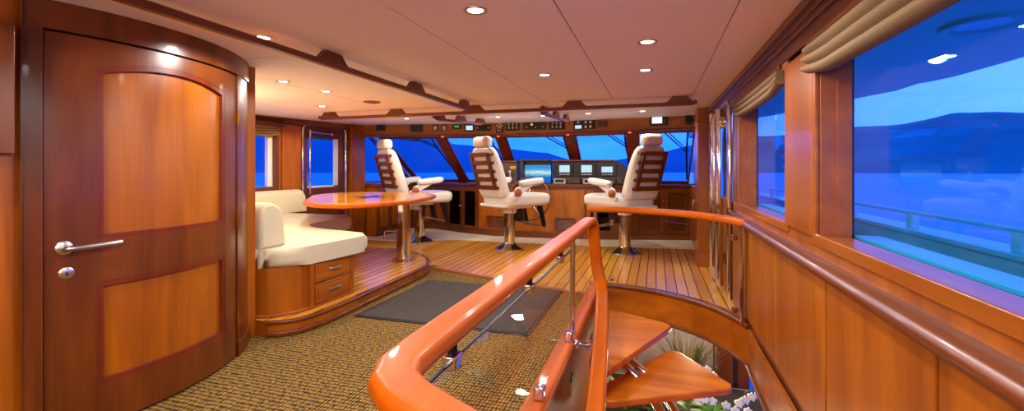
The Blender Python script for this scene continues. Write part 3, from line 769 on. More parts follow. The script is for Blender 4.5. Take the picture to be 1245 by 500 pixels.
# ------------------------------------------------------------------ helm console
CF = [(-5.5, 9.12), (-4.67, 9.10), (-4.25, 8.93), (-3.87, 8.72), (-3.45, 8.59), (-3.06, 8.48), (-2.38, 8.46), (-1.43, 8.54), (-.83, 8.65), (.04, 8.90), (.62, 9.05)]
con = thing('helm_console', 'long curved cherry helm console under the windshield', 'console', (-2.4, 9.0, .004))
mb = MB(); mb.prism(CF + [(.62, 9.38), (-1.5, 9.5), (-5.5, 9.5)], .004, .985); build('body', mb, 'honeyZ', con)
mb = MB(); off = [(x, y - .05) for x, y in CF]; mb.prism(off + [(.62, 9.42), (-1.5, 9.6), (-2.9, 9.6), (-5.5, 9.55)], .985, 1.035, .012); build('countertop', mb, 'darkX', con)
mb = MB(); mb.sweep([(x, y - .012, .065) for x, y in CF], [(.012, -.06), (.012, .06), (-.012, .06), (-.012, -.06)]); build('plinth', mb, 'darkX', con)
mb = MB(); mb.sweep([(x, y - .006, .95) for x, y in CF], [(.006, -.02), (.006, .02), (-.006, .02), (-.006, -.02)]); build('moulding', mb, 'darkX', con)
def con_mat(x, z):
    y, a = on_line(CF, x); return Matrix.Translation((x, y, z)) @ Matrix.Rotation(a, 4, 'Z')
def cpanel(x0, x1, z0, z1, kind, knob=0, name=None):
    xm = (x0 + x1) / 2; y0, _ = on_line(CF, x0); y1, _ = on_line(CF, x1)
    a = math.atan2(y1 - y0, x1 - x0); w = math.hypot(x1 - x0, y1 - y0); h = z1 - z0
    m = Matrix.Translation((xm, (y0 + y1) / 2, (z0 + z1) / 2)) @ Matrix.Rotation(a, 4, 'Z')
    f = .05 if kind != 'vent' else .022
    mb = MB()
    for c, s in (((-w / 2 + f / 2, -.02, 0), (f, .05, h)), ((w / 2 - f / 2, -.02, 0), (f, .05, h)), ((0, -.02, h / 2 - f / 2), (w - 2 * f, .05, f)), ((0, -.02, -h / 2 + f / 2), (w - 2 * f, .05, f))): mb.box(c, s, bev=.004)
    p = build(name or ('vent' if kind == 'vent' else 'door'), mb.move(m), 'darkZ' if kind != 'plain' else 'midZ', con)
    iw, ih = w - 2 * f, h - 2 * f
    if kind == 'glass':
        mb = MB(); mb.box((0, -.022, 0), (iw, .006, ih), bev=0); build('pane', mb.move(m), 'smoked', p)
        mb = MB(); mb.box((0, -.006, 0), (iw, .006, ih), bev=0); build('backing', mb.move(m), 'black', p)
    elif kind in ('louver', 'vent'):
        n = max(5, int(ih / .035)); mb = MB(); mb.box((0, -.004, 0), (iw, .006, ih), bev=0)
        for k in range(n): mb.box((0, -.022, -ih / 2 + (k + .5) * ih / n), (iw, .006, ih / n * 1.05), rx=-.6, bev=.001)
        build('louver', mb.move(m), 'darkX', p)
    else:
        mb = MB(); mb.box((0, -.012, 0), (iw, .02, ih), bev=.004); build('panel', mb.move(m), 'midZ' if kind == 'wood' else 'honeyZ', p)
    if knob:
        mb = MB(); mb.lathe([(.004, 0), (.006, .02), (.016, .026), (.012, .04), (.001, .042)], (knob * (w / 2 - f / 2), -.045, .05 if kind != 'louver' else .2), 14, Matrix.Rotation(PI / 2, 4, 'X')); build('knob', mb.move(m), 'satin', p)
cpanel(-4.23, -3.80, .12, .92, 'glass', 1); cpanel(-3.79, -3.42, .12, .92, 'glass', -1)
cpanel(-3.20, -2.83, .17, .40, 'vent'); cpanel(-1.82, -1.44, .17, .40, 'vent')
cpanel(-4.64, -4.27, .12, .92, 'wood'); cpanel(-5.2, -4.70, .12, .92, 'wood')
cpanel(-.27, .14, .12, .92, 'louver', 1); cpanel(.16, .57, .12, .92, 'louver', -1)
cpanel(-.72, -.29, .12, .92, 'louver', 1)
cpanel(-1.12, -.76, .12, .60, 'glass'); cpanel(-1.12, -.76, .63, .92, 'wood')
mb = MB(); m = con_mat(-1.26, .5); mb.box((0, -.01, 0), (.03, .02, .9), bev=.004); build('post', mb.move(m), 'darkZ', con)
# low cupboards along the left wall between side door and console
lc = thing('side_cupboard', 'low timber cupboard along the left wall behind the table', 'cabinet', (-5.33, 8.3, .004))
mb = MB(); mb.box2((-5.49, 7.66, .004), (-5.2, 9.04, .96), .004); build('body', mb, 'midZ', lc)
mb = MB(); mb.box2((-5.49, 7.64, .96), (-5.16, 9.04, 1.03), .01); build('countertop', mb, 'darkY', lc)
for y in (7.72, 8.16, 8.6):
    mb = MB(); mb.box2((-5.2, y, .12), (-5.18, y + .4, .9), .004); d_ = build('door', mb, 'darkZ', lc); mb = MB(); mb.box2((-5.185, y + .06, .18), (-5.172, y + .34, .84), .005); build('panel', mb, 'honeyZ', d_)
mb = MB(); mb.box2((-5.2, 7.66, .004), (-5.17, 9.04, .1), .004); build('plinth', mb, 'darkY', lc)
# steering wheel
wc = Vector((-2.28, 8.285, .76)); swm = Matrix.Translation(wc) @ Matrix.Rotation(math.radians(78), 4, 'X')
sw = thing('steering_wheel', 'large round wooden steering wheel in front of the middle chair', 'steering wheel', wc)
mb = MB(); mb.tube([(.40 * math.cos(2 * PI * k / 48), .40 * math.sin(2 * PI * k / 48), 0) for k in range(48)], .02, 12, closed=True); build('rim', mb.move(swm), 'darkZ', sw)
for k in range(5):
    a = 2 * PI * k / 5 + .3; mb = MB(); mb.tube([(.05 * math.cos(a), .05 * math.sin(a), -.02), (.39 * math.cos(a), .39 * math.sin(a), 0)], .010, 8); build('spoke', mb.move(swm), 'chrome', sw)
mb = MB(); mb.lathe([(.001, -.05), (.06, -.05), (.065, -.01), (.05, .02), (.001, .03)]); mb.cyl((0, 0, -.16), (0, 0, -.04), .035); build('hub', mb.move(swm), 'chrome', sw)
# instrument pods on the console top
pod = thing('instrument_pod', 'dark instrument hood with rounded right end on the console top', 'instrument hood', (-1.2, 8.75, 1.036))
yf = 8.62
def podprof(x0, x1, r): return [(x0, 1.036), (x0, 1.485), (x1 - r, 1.475)] + [(x1 - r + r * math.sin(t), 1.475 - r + r * math.cos(t)) for t in [PI / 2 * k / 8 for k in range(1, 9)]] + [(x1, 1.036)]
mb = MB(); mb.prism(podprof(-1.90, -.50, .22), yf, 8.92, .006, f=lambda u, v, w: (u, w, v)); build('body', mb, 'black', pod)
mb = MB(); mb.box2((-1.92, yf - .06, 1.47), (-.74, yf + .1, 1.497), .006); build('visor', mb, 'red', pod)
mb = MB(); mb.box2((-1.87, yf - .015, 1.05), (-.60, yf + .01, 1.16), .003); build('lower_fascia', mb, 'brownpanel', pod)
def pod_screen(x, w, h, z, label, scr, n):
    t = thing('chart_display', label, 'screen', (x, yf - .02, z), 'three small displays in the instrument hood')
    mb = MB(); mb.box((x, yf - .012, z), (w + .13, .022, h + .13), bev=.01); build('bezel', mb, 'darkpanel', t)
    mb = MB(); mb.box((x, yf - .024, z + .012), (w, .006, h), bev=.001); build('screen', mb, scr, t)
    for k in range(n):
        mb = MB(); mb.box((x - w / 2 + w * (k + .5) / n, yf - .024, z - h / 2 - .028), (.026, .008, .016), bev=.002); build('button', mb, 'knobwhite', t)
pod_screen(-1.66, .20, .135, 1.315, 'leftmost of the three small lit displays in the dark hood', 'scr_blue', 5)
pod_screen(-1.24, .20, .135, 1.315, 'middle one of the three small lit displays in the dark hood', 'scr_blue', 5)
pod_screen(-.86, .20, .105, 1.30, 'rightmost display in the dark hood, blue figures', 'scr_fig' if 'scr_fig' in M else 'scr_blue', 4)
for x, w, l, mt in ((-1.74, .24, 'pale boxed handset cradle under the left display', 'satin'), (-1.42, .16, 'dark switch block under the middle display', 'black'), (-1.18, .24, 'grey control box under the middle display', 'satin'), (-.78, .18, 'dark keypad at the rounded end of the hood', 'black')):
    t = thing('control_box', l, 'control box', (x, yf - .05, 1.036), 'control boxes below the displays')
    mb = MB(); mb.box((x, yf - .064, 1.09), (w, .09, .10), bev=.01); build('housing', mb, mt, t)
    mb = MB(); mb.box((x, yf - .110, 1.095), (w * .7, .006, .055), bev=.002); build('display', mb, 'brownpanel' if mt == 'black' else 'matedge', t)
# wide screen left of the hood showing a bright sea picture
def sea_screen():
    m, nt, out = new_mat('sea_picture_screen')
    e = N(nt, 'ShaderNodeEmission'); e.inputs[1].default_value = 1.0
    tc = N(nt, 'ShaderNodeTexCoord'); sp = N(nt, 'ShaderNodeSeparateXYZ'); nt.links.new(tc.outputs['Generated'], sp.inputs[0])
    mp = N(nt, 'ShaderNodeMapping'); mp.inputs['Scale'].default_value = (3, 1, 14); nt.links.new(tc.outputs['Generated'], mp.inputs[0])
    nz = N(nt, 'ShaderNodeTexNoise', Scale=1.0, Detail=3.0); nt.links.new(mp.outputs[0], nz.inputs['Vector'])
    ad = N(nt, 'ShaderNodeMath', operation='MULTIPLY_ADD'); ad.inputs[1].default_value = .28
    nt.links.new(nz.outputs[0], ad.inputs[0]); nt.links.new(sp.outputs[2], ad.inputs[2])
    rp = N(nt, 'ShaderNodeValToRGB'); cr = rp.color_ramp
    cr.elements[0].position = .2; cr.elements[0].color = lin((30, 104, 190)); cr.elements[1].position = 1.12 if False else 1.0; cr.elements[1].color = lin((60, 150, 226))
    for p, c in ((.5, (36, 120, 206)), (.62, (120, 200, 220)), (.72, (222, 240, 226)), (.86, (90, 180, 226))):
        el = cr.elements.new(p); el.color = lin(c)
    nt.links.new(ad.outputs[0], rp.inputs[0]); nt.links.new(rp.outputs[0], e.inputs[0]); nt.links.new(e.outputs[0], out.inputs[0])
    return m
M['seascreen'] = sea_screen()
ns = thing('wide_screen', 'wide lit screen with a blue and white picture under a dark visor', 'screen', (-2.18, 8.62, 1.036))
mb = MB(); mb.box2((-2.52, 8.66, 1.036), (-1.93, 8.74, 1.485), .006); build('housing', mb, 'black', ns)
mb = MB(); mb.box2((-2.60, 8.50, 1.475), (-1.92, 8.74, 1.515), .006); mb.box2((-2.54, 8.56, 1.036), (-2.46, 8.74, 1.48), .006); build('visor', mb, 'darkpanel', ns)
mb = MB(); mb.box2((-2.455, 8.652, 1.05), (-1.94, 8.661, 1.40), 0); build('screen', mb, 'seascreen', ns)
tb = thing('throttle_box', 'brown control cabinet with a yellow unit left of the wide screen', 'control box', (-2.78, 8.66, 1.036))
mb = MB(); mb.box2((-3.0, 8.62, 1.036), (-2.61, 8.85, 1.46), .01); build('body', mb, 'brownpanel', tb)
mb = MB(); mb.box2((-3.0, 8.58, 1.455), (-2.6, 8.86, 1.49), .006); build('visor', mb, 'red', tb)
mb = MB(); mb.box2((-2.76, 8.605, 1.32), (-2.64, 8.63, 1.38), .006); build('display', mb, 'yellow', tb)
mb = MB(); mb.tube([(-2.72, 8.6, 1.12), (-2.74, 8.55, 1.2), (-2.73, 8.52, 1.26)], .014); mb.ball((-2.73, 8.52, 1.27), .028); build('lever', mb, 'knobwhite', tb)
mb = MB(); mb.tube([(-2.84, 8.6, 1.12), (-2.86, 8.56, 1.18), (-2.85, 8.53, 1.22)], .014); mb.ball((-2.85, 8.53, 1.225), .028); build('lever', mb, 'brass', tb)

# ------------------------------------------------------------------ platform, settee, table
PL = [(-5.49, 2.81), (-2.89, 2.81), (-2.76, 2.87), (-2.67, 3.02), (-2.65, 3.4), (-2.68, 4.2), (-2.70, 5.0), (-2.76, 5.22), (-2.92, 5.5), (-3.25, 5.8), (-3.8, 5.98), (-5.49, 6.03)]
PLs = PL[:1] + smooth_line(PL[1:-1], 2) + PL[-1:]
mb = MB(); mb.prism(PLs, .0, .118); struct('platform', mb, 'honeyX', 'raised platform with honey timber edge under the settee and table', 'platform', angle=50)
ins = [(x - (.03 if x > -5.4 else 0), y) for x, y in PLs]
mb = MB(); mb.prism(ins, .112, .122); struct('floor_platform', mb, 'teak', 'teak planked top of the raised settee platform', 'floor')
mb = MB(); mb.sweep([(x, y, .112) for x, y in PLs[1:-1]], round_prof(.045, .024, .01)); mb.sweep([(x, y, .022) for x, y in PLs[1:-1]], round_prof(.05, .04, .012))
struct('trim_12', mb, 'darkX', 'dark nosing and toe moulding around the settee platform', 'trim', angle=50)

set_ = thing('settee', 'cream corner settee with timber base, two drawers and back cushions', 'sofa', (-3.6, 3.6, .122))
SB = [(-5.42, 2.83), (-3.06, 2.83), (-2.92, 2.88), (-2.83, 3.0), (-2.79, 3.16), (-2.775, 3.72), (-3.05, 3.9), (-3.55, 4.0), (-3.98, 4.2), (-4.1, 4.6), (-4.1, 5.2), (-4.35, 5.42), (-5.42, 5.42)]
SBs = SB[:1] + smooth_line(SB[1:5], 2) + SB[5:]
mb = MB(); mb.prism(SBs, .122, .515); build('base', mb, 'honeyZ', set_, 'honey timber settee base', angle=50)
mb = MB(); mb.sweep([(x, y, .135) for x, y in SBs[1:-7]], round_prof(.03, .025, .008)); build('base_moulding', mb, 'midX', set_)
SC_ = [(-5.42, 2.84), (-3.05, 2.84), (-2.84, 2.92), (-2.76, 3.14), (-2.715, 3.5), (-2.69, 3.8), (-2.75, 3.93), (-2.95, 3.99), (-3.36, 4.08), (-3.72, 4.2), (-3.93, 4.46), (-3.96, 4.85), (-3.90, 5.12), (-4.0, 5.36), (-4.3, 5.5), (-5.42, 5.5)]
scs = SC_[:1] + smooth_line(SC_[1:-1], 2) + SC_[-1:]
mb = MB(); mb.prism(scs, .51, .665, .055, 5); build('seat_cushion', mb, 'fabric', set_, angle=60)
for k, (y0, y1) in enumerate(((2.86, 3.08),)):
    mb = MB(); mb.prism([(2.86, .665), (3.12, .665), (3.10, .9), (3.06, .99), (2.98, 1.03), (2.90, 1.02), (2.86, .95)], -5.3, -2.995, .03, 4, f=lambda u, v, w: (w, u, v)); build('back_cushion', mb, 'fabric', set_, angle=60)
mb = MB(); mb.prism([(-5.46, .665), (-5.20, .665), (-5.23, .9), (-5.28, .975), (-5.36, 1.0), (-5.44, .98), (-5.46, .92)], 3.13, 5.86, .05, 4, f=lambda u, v, w: (u, w, v)); build('back_cushion', mb, 'fabric', set_, angle=60)
for z0, z1 in ((.335, .497), (.155, .322)):
    mb = MB(); mb.box2((-2.80, 3.20, z0), (-2.762, 3.66, z1), .006); d_ = build('drawer', mb, 'midY', set_)
    mb = MB(); mb.box2((-2.766, 3.235, z0 + .03), (-2.757, 3.625, z1 - .03), .003); build('panel', mb, 'honeyY', d_)
    mb = MB(); zc = (z0 + z1) / 2 + .01; mb.sweep([(-2.758, 3.36, zc), (-2.735, 3.375, zc), (-2.728, 3.43, zc), (-2.735, 3.49, zc), (-2.758, 3.505, zc)], round_prof(.012, .022, .004, 2)); build('handle', mb, 'satin', d_)
mb = MB(); mb.box2((-2.81, 3.67, .13), (-2.768, 3.725, .51), .004); build('stile', mb, 'honeyZ', set_)
mb = MB(); mb.box2((-2.81, 3.14, .13), (-2.766, 3.19, .51), .004); build('stile', mb, 'honeyZ', set_)

tab = thing('dining_table', 'glossy burl wood table with dark star inlay on a steel pedestal', 'table', (-3.13, 5.24, .122))
TO = [(-4.06, 4.56), (-3.8, 4.22), (-3.45, 4.03), (-3.15, 4.02), (-2.93, 4.2), (-2.82, 4.6), (-2.86, 5.2), (-2.97, 5.75), (-3.12, 6.1), (-3.45, 6.38), (-3.95, 6.5), (-4.55, 6.4), (-4.85, 6.0), (-4.7, 5.4), (-4.35, 4.95)]
tos = smooth_poly(TO, 2)
mb = MB(); mb.prism(tos, .897, .945, .018, 4); top = build('tabletop', mb, 'table', tab, angle=50)
mb = MB(); mb.sweep([(x, y, .918) for x, y in tos], round_prof(.05, .052, .02), closed=True); build('edge', mb, 'railX', top)
def star(cx, cy, r0, r1, n): return [(cx + (r0 if k % 2 == 0 else r1) * math.cos(PI * k / n + .3), cy + (r0 if k % 2 == 0 else r1) * math.sin(PI * k / n + .3)) for k in range(2 * n)]
mb = MB(); mb.prism(star(-3.62, 5.2, .42, .10, 4), .9445, .9462); mb.prism([(p[0], p[1]) for p in star(-3.62, 5.2, .26, .12, 8)], .9445, .9458); build('inlay', mb, 'inlay', top, 'dark compass star inlay')
mb = MB(); mb.lathe([(.001, .122), (.15, .122), (.15, .134), (.12, .145), (.10, .15), (.095, .16), (.095, .5), (.001, .5)], (-3.13, 5.24, 0), 36); build('pedestal', mb, 'chrome', tab)
mb = MB(); mb.lathe([(.001, .5), (.103, .5), (.103, .53), (.082, .535), (.082, .86), (.2, .88), (.2, .898), (.001, .898)], (-3.13, 5.24, 0), 36); build('column', mb, 'chrome', tab)
mb = MB(); mb.tube([(-3.2, 5.16, .515), (-3.3, 5.12, .515), (-3.34, 5.11, .50), (-3.34, 5.11, .42)], .010); mb.ball((-3.34, 5.11, .41), .016); build('lever', mb, 'chrome', tab)

# ------------------------------------------------------------------ helm chairs
def rbox_rows(levels, n=5):
    rows = []
    for (x, y, z, w, d, r) in levels: rows.append([(x + px, y + py, z) for px, py in round_prof(w, d, min(r, w * .49, d * .49), n)])
    return rows
def make_chair():
    c = thing('helm_chair', '', 'helm chair', (0, 0, 0), 'white leather helm chairs')
    mb = MB(); mb.lathe([(.001, 0), (.235, 0), (.238, .012), (.225, .026), (.17, .055), (.12, .085), (.10, .11), (.001, .11)], (0, 0, 0), 40); build('base', mb, 'chrome', c)
    mb = MB(); mb.lathe([(.001, .08), (.092, .08), (.092, .54), (.098, .545), (.098, .58), (.085, .585), (.085, .63), (.001, .63)], (0, 0, 0), 36); build('pedestal', mb, 'chrome', c)
    mb = MB(); mb.lathe([(.001, .60), (.11, .60), (.12, .66), (.13, .70), (.001, .70)], (0, 0, 0), 28); mb.box((0, .03, .705), (.46, .52, .05), bev=.02, seg=3); pl = build('seat_mount', mb, 'shellwhite', c)
    mb = MB(); mb.tube([(.1, -.05, .68), (.2, -.1, .655), (.24, -.12, .60)], .008); mb.tube([(-.12, -.1, .68), (-.17, -.2, .66)], .008); build('adjust_lever', mb, 'satin', pl)
    # seat
    mb = MB(); mb.grid(rbox_rows([(0, .13, .715, .56, .76, .08), (0, .15, .722, .66, .88, .12), (0, .16, .76, .72, .96, .14), (0, .16, .80, .74, .98, .15), (0, .16, .86, .74, .98, .15), (0, .16, .90, .70, .94, .14), (0, .16, .92, .60, .84, .12)], 6), closed_v=True, cap=True); s = build('seat', mb, 'leather', c, angle=70)
    mb = MB(); mb.box((0, -.25, .735), (.62, .28, .05), bev=.02, seg=3); build('seat_pan', mb, 'shellwhite', s)
    # backrest leaning aft
    def yc(z): return -.31 - .24 * (z - .84) / .8
    L = []
    for z, w, d in ((.86, .50, .10), (.875, .58, .17), (.95, .64, .20), (1.15, .64, .19), (1.38, .62, .18), (1.52, .57, .17), (1.60, .53, .15), (1.645, .45, .10), (1.655, .36, .06)): L.append((0, yc(z) + .02, z, w, d, .075))
    mb = MB(); mb.grid(rbox_rows(L, 6), closed_v=True, cap=True); bk = build('backrest', mb, 'leather', c, angle=70)
    def rear(z): return yc(z) - .088
    for sx in (-1, 1):
        x0, x1 = sx * .19, sx * .24
        q = [(x0, rear(1.0), 1.0), (x1, rear(1.0), 1.0), (x1, rear(1.57), 1.57), (x0, rear(1.57), 1.57)]
        mb = MB(); hexa(mb, q, (0, -.034, -.006)); build('frame_stile', mb, 'darkZ', bk, 'wooden stile of the ladder frame')
    for k in range(5):
        z = 1.03 + k * .128; mb = MB(); mb.box((0, rear(z) - .017, z), (.40, .026, .066), rx=.29, bev=.006); build('slat', mb, 'darkX', bk)
    for sx in (-1, 1):
        for k in range(5):
            mb = MB(); mb.box((sx * .262, rear(1.03 + k * .128) + .03, 1.03 + k * .128), (.03, .08, .05), rx=.29, bev=.01); build('frame_cleat', mb, 'darkZ', bk)
    yh = yc(1.74) + .03
    mb = MB(); mb.grid(rbox_rows([(0, yh, 1.655, .26, .08, .04), (0, yh, 1.67, .33, .15, .07), (0, yh, 1.70, .37, .18, .08), (0, yh, 1.77, .37, .18, .08), (0, yh, 1.81, .34, .15, .07), (0, yh, 1.826, .26, .09, .04)], 6), closed_v=True, cap=True); build('headrest', mb, 'leather', c, angle=70)
    for sx in (-1, 1):
        mb = MB(); mb.grid([[(sx * .415 + px, yy, zz + pz) for px, pz in round_prof(w, h, .04)] for yy, zz, w, h in ((-.14, 1.085, .06, .05), (-.12, 1.088, .10, .095), (.06, 1.105, .11, .11), (.26, 1.125, .11, .11), (.33, 1.132, .10, .095), (.36, 1.135, .06, .05))], closed_v=True, cap=True); a = build('armrest', mb, 'leather', c, angle=70)
        mb = MB(); mb.prism([(-.28, .90), (-.20, 1.02), (-.12, 1.05), (.14, 1.07), (.12, 1.04), (-.08, .96), (-.14, .86), (-.24, .84)], sx * .385, sx * .425, .008, f=lambda u, v, w: (w, u, v)); build('bracket', mb, 'shellwhite', a)
        mb = MB(); mb.lathe([(.001, -.02), (.058, -.02), (.066, .0), (.058, .03), (.03, .04), (.001, .042)], (sx * .43, -.19, .95), 24, Matrix.Rotation(sx * PI / 2, 4, 'Y')); build('pivot_knob', mb, 'midX', a)
    # folding footrest
    ft = None
    mb = MB()
    for sx in (-.22, .22):
        mb.prism([(.40, .73), (.50, .73), (.535, .62), (.60, .38), (.575, .335), (.53, .36), (.47, .58)], sx - .02, sx + .02, .006, f=lambda u, v, w: (w, u, v))
    mb.tube([(-.22, .565, .36), (.22, .565, .36)], .012)
    ft = build('footrest_bracket', mb, 'black', c)
    mb = MB(); hexa(mb, [(-.20, .14, .68), (.20, .14, .68), (.20, .12, .47), (-.20, .12, .47)], (0, .012, 0)); hexa(mb, [(-.2, .12, .47), (.2, .12, .47), (.2, .54, .37), (-.2, .54, .37)], (0, .0, -.012)); build('footrest', mb, 'brownpanel', c)
    mb = MB(); mb.tube([(.205, .13, .468), (.205, .55, .365)], .008, 8); mb.tube([(-.205, .13, .468), (-.205, .55, .365)], .008, 8); build('footrest_edge', mb, 'satin', ft)
    return c
chair = make_chair()
for i, (x, y, a, l) in enumerate(((-2.29, 7.14, -33, 'middle white helm chair, in front of the steering wheel'), (-4.09, 7.39, -33, 'white helm chair farthest left, beyond the table'), (-.46, 7.33, 47, 'right-hand white helm chair turned left, behind the curved rail'))):
    o = chair if i == 0 else copy_tree(chair)
    if i == 1:
        for ch in o.children:
            if ch.name.split('.')[0] not in ('base', 'pedestal'): ch.location.y -= .12
    o.location = (x, y, .0); o.rotation_euler = (0, 0, math.radians(a)); o['label'] = l

# ------------------------------------------------------------------ floor mat
mt = thing('door_mat', 'charcoal rectangular mat lying on the sisal carpet', 'mat', (-1.75, 4.13, .001))
mb = MB(); mb.box2((-2.55, 3.43, .001), (-.95, 4.83, .008), .003); build('border', mb, 'matedge', mt)
mb = MB(); mb.box2((-2.525, 3.455, .004), (-.975, 4.805, .014), .004); build('pile', mb, 'mat', mt)

# ------------------------------------------------------------------ railings around the stairwell
mb = MB(); mb.sweep([(-.05, .62, .015), (-.30, .745, .015), (-.50, .86, .015), (-.585, .95, .015), (-.62, 1.1, .015), (-.625, 3.0, .015), (-.635, 5.14, .015)], round_prof(.13, .07, .025))
struct('trim_13', mb, 'railY', 'reddish coaming along the carpet edge of the stairwell', 'trim', angle=50)
rl = thing('stair_railing', 'broad varnished handrail with glass panel and steel post, nearest the viewer', 'railing', (-.6, 2.5, .05))
RP = round_prof(.112, .068, .028, 6)
mb = MB()
mb.sweep([(.40, .40, .815), (-.16, .675, .815), (-.40, .795, .815), (-.50, .85, .815), (-.565, .905, .815), (-.598, .98, .815), (-.605, 1.10, .815), (-.605, 2.5, .815), (-.605, 3.88, .815)], RP)
P2 = smooth_line([(-.605, 3.88, .815), (-.60, 4.12, .825), (-.575, 4.36, .83), (-.56, 4.38, .64), (-.53, 4.36, .36), (-.475, 4.30, .20), (-.42, 3.80, .135), (-.385, 3.40, .065), (-.35, 2.95, -.015), (-.32, 2.5, -.10), (-.30, 2.0, -.20)], 3)
dv = [(Vector(P2[min(i + 1, len(P2) - 1)]) - Vector(P2[max(i - 1, 0)])).normalized() for i in range(len(P2))]
mb.sweep(P2, RP, ups=[Vector((1, 0, 0)).cross(d) for d in dv])
build('handrail', mb, 'railY', rl, angle=60)
mb = MB(); mb.box2((-.610, 1.02, .085), (-.600, 3.44, .705), .002); build('glass_panel', mb, 'glass', rl)
mb = MB(); mb.box2((-.610, 3.49, .085), (-.600, 4.30, .705), .002); build('glass_panel', mb, 'glass', rl)
mb = MB(); mb.box2((-.6115, 1.02, .702), (-.5985, 3.44, .709), .001); build('edge_strip', mb, 'black', rl, 'dark polished top edge of the glass')
mb = MB(); mb.box((-.605, 3.465, .40), (.035, .045, .76), bev=.008); build('post', mb, 'chrome', rl)
for y in (1.3, 2.21, 3.0):
    mb = MB(); mb.cyl((-.605, y, .725), (-.605, y, .80), .016); b_ = build('bracket', mb, 'black', rl); mb = MB(); mb.box((-.605, y, .705), (.05, .06, .05), bev=.008); build('clamp', mb, 'chrome', b_)
for y in (1.4, 2.42, 3.30):
    mb = MB(); mb.box((-.605, y, .085), (.06, .06, .075), bev=.01); build('clamp', mb, 'chrome', rl)
mb = MB(); mb.cyl((-.60, 3.32, .03), (-.41, 3.32, .03), .018); mb.cyl((-.475, 3.32, .03), (-.455, 3.32, .03), .034); mb.ball((-.555, 3.32, .03), .032); build('standoff', mb, 'chrome', rl)
mb = MB(); g0 = P2[int(len(P2) * .62):]
mb.sweep([(x + .028, y, z - .25) for x, y, z in g0], [(.004, -.2), (.004, .22), (-.004, .22), (-.004, -.2)]); build('glass_panel', mb, 'glass', rl)

ar = thing('curved_railing', 'curved varnished rail with bent glass above the stairs, ending at the wall', 'railing', (0, 4.9, .03))
AP = [(-.73, 5.145, .865)] + [p + (.865,) for p in arc(HC, 1.345, 90, 14, 36)]
AP[-1] = (.735, 4.11, .865)
mb = MB(); mb.sweep(AP, round_prof(.10, .066, .028, 6)); build('handrail', mb, 'railX', ar, angle=60)
mb = MB(); mb.sweep([p + (.42,) for p in arc(HC, 1.345, 88, 18, 36)], [(.005, -.35), (.005, .35), (-.005, .35), (-.005, -.35)]); build('glass_panel', mb, 'glass', ar)
mb = MB(); mb.cyl((-.645, 5.145, .03), (-.645, 5.145, .84), .024); build('post', mb, 'chrome', ar)
q = arc(HC, 1.345, 16.2, 16.2, 1)[0]
mb = MB(); mb.cyl((q[0] - .0, q[1], .03), (q[0], q[1], .84), .026); build('post', mb, 'chrome', ar)
for a in (84, 22):
    p = arc(HC, 1.345, a, a, 1)[0]
    for z in (.10, .72):
        mb = MB(); mb.box((p[0], p[1], z), (.05, .04, .05), rz=math.radians(a), bev=.008); build('clamp', mb, 'chrome', ar)

# ------------------------------------------------------------------ spiral stair
PV = Vector((-.40, 3.50))
st = thing('spiral_stair', 'open winding stair of triangular cherry treads going down', 'staircase', (-.1, 4.0, -.8))
def tread(pts, z):
    mb = MB(); mb.prism(pts, z - .055, z, .014, 3); build('tread', mb, 'tread', st)
tread([(-.50, 3.60), (-.44, 3.46), (-.34, 3.46), (.11, 4.56), (.145, 4.63), (.12, 4.70), (.06, 4.74), (-.46, 5.02), (-.56, 5.0)], -.20)
tread([(-.48, 3.56), (-.40, 3.44), (-.30, 3.46), (.52, 3.91), (.575, 3.96), (.58, 4.03), (.24, 4.56), (.18, 4.62), (.12, 4.60), (-.42, 3.66)], -.42)
tread([(-.46, 3.48), (-.42, 3.36), (-.30, 3.36), (.58, 3.10), (.64, 3.14), (.66, 3.22), (.62, 3.86), (.56, 3.90)], -.64)
tread([(-.40, 3.44), (-.44, 3.32), (-.36, 3.26), (.22, 2.46), (.28, 2.45), (.34, 2.48), (.62, 2.98), (.60, 3.06)], -.86)
for r in (.52, .64):
    mb = MB(); mb.tube([(PV.x + r * math.cos(math.radians(a)), PV.y + r * math.sin(math.radians(a)), -.31 + (a - 84) * .0058) for a in range(104, -50, -6)], .036, 14); build('stringer', mb, 'chrome', st, 'curved polished steel stringer tube')

# rope light along the arch on the right wall
mb = MB()
n_ = 60
for k in range(n_):
    t = k / (n_ - 1); y = 3.95 - 1.75 * t; a = .9 * (k % 2)
    mb.ball((.695 + (.02 if y < 3.8 else .02), y, -.315), (.011, .017, .011), 8, 5)
solo('rope_light', mb, 'rope', 'golden beaded rope light under the arch on the right wall', 'rope light')

# ------------------------------------------------------------------ deck below, seen through the stairwell
mb = MB(); mb.box2((-3.2, .2, -2.5), (2.0, 7.4, -2.4), 0); struct('floor_lower', mb, 'marble', 'pale floor of the deck below', 'floor')
mb = MB()
for k in range(4): mb.box2((-1.3 + k * .52, 6.95, -2.38), (-.79 + k * .52, 7.0, -.34), .004)
struct('wall_lower', mb, 'marble', 'pale panelled wall of the deck below, behind the plants', 'wall')
mb = MB(); mb.box2((-3.2, 7.0, -2.4), (.78, 7.1, -.28), 0); mb.box2((-3.2, .1, -2.4), (-3.1, 7.1, -.28), 0); mb.box2((-3.2, .1, -2.4), (2.0, .2, -.28), 0)
struct('wall_lower_back', mb, 'midZ', 'timber walls of the deck below', 'wall')
mb = MB(); mb.box2((.72, 6.1, -2.4), (.90, 6.36, -.3), .01); mb.box2((.96, 6.2, -2.4), (1.10, 6.4, -.3), .01); mb.box2((.78, 6.9, -2.4), (1.12, 7.05, -.3), .004)
struct('pillar_lower', mb, 'darkZ', 'dark timber posts on the deck below', 'pillar')
mb = MB(); mb.box2((1.12, 6.9, -2.4), (2.0, 7.0, -2.2), 0); mb.box2((1.9, .2, -2.4), (2.0, 7.0, -2.0), 0); mb.box2((1.9, .2, -.6), (2.0, 7.0, -.3), 0)
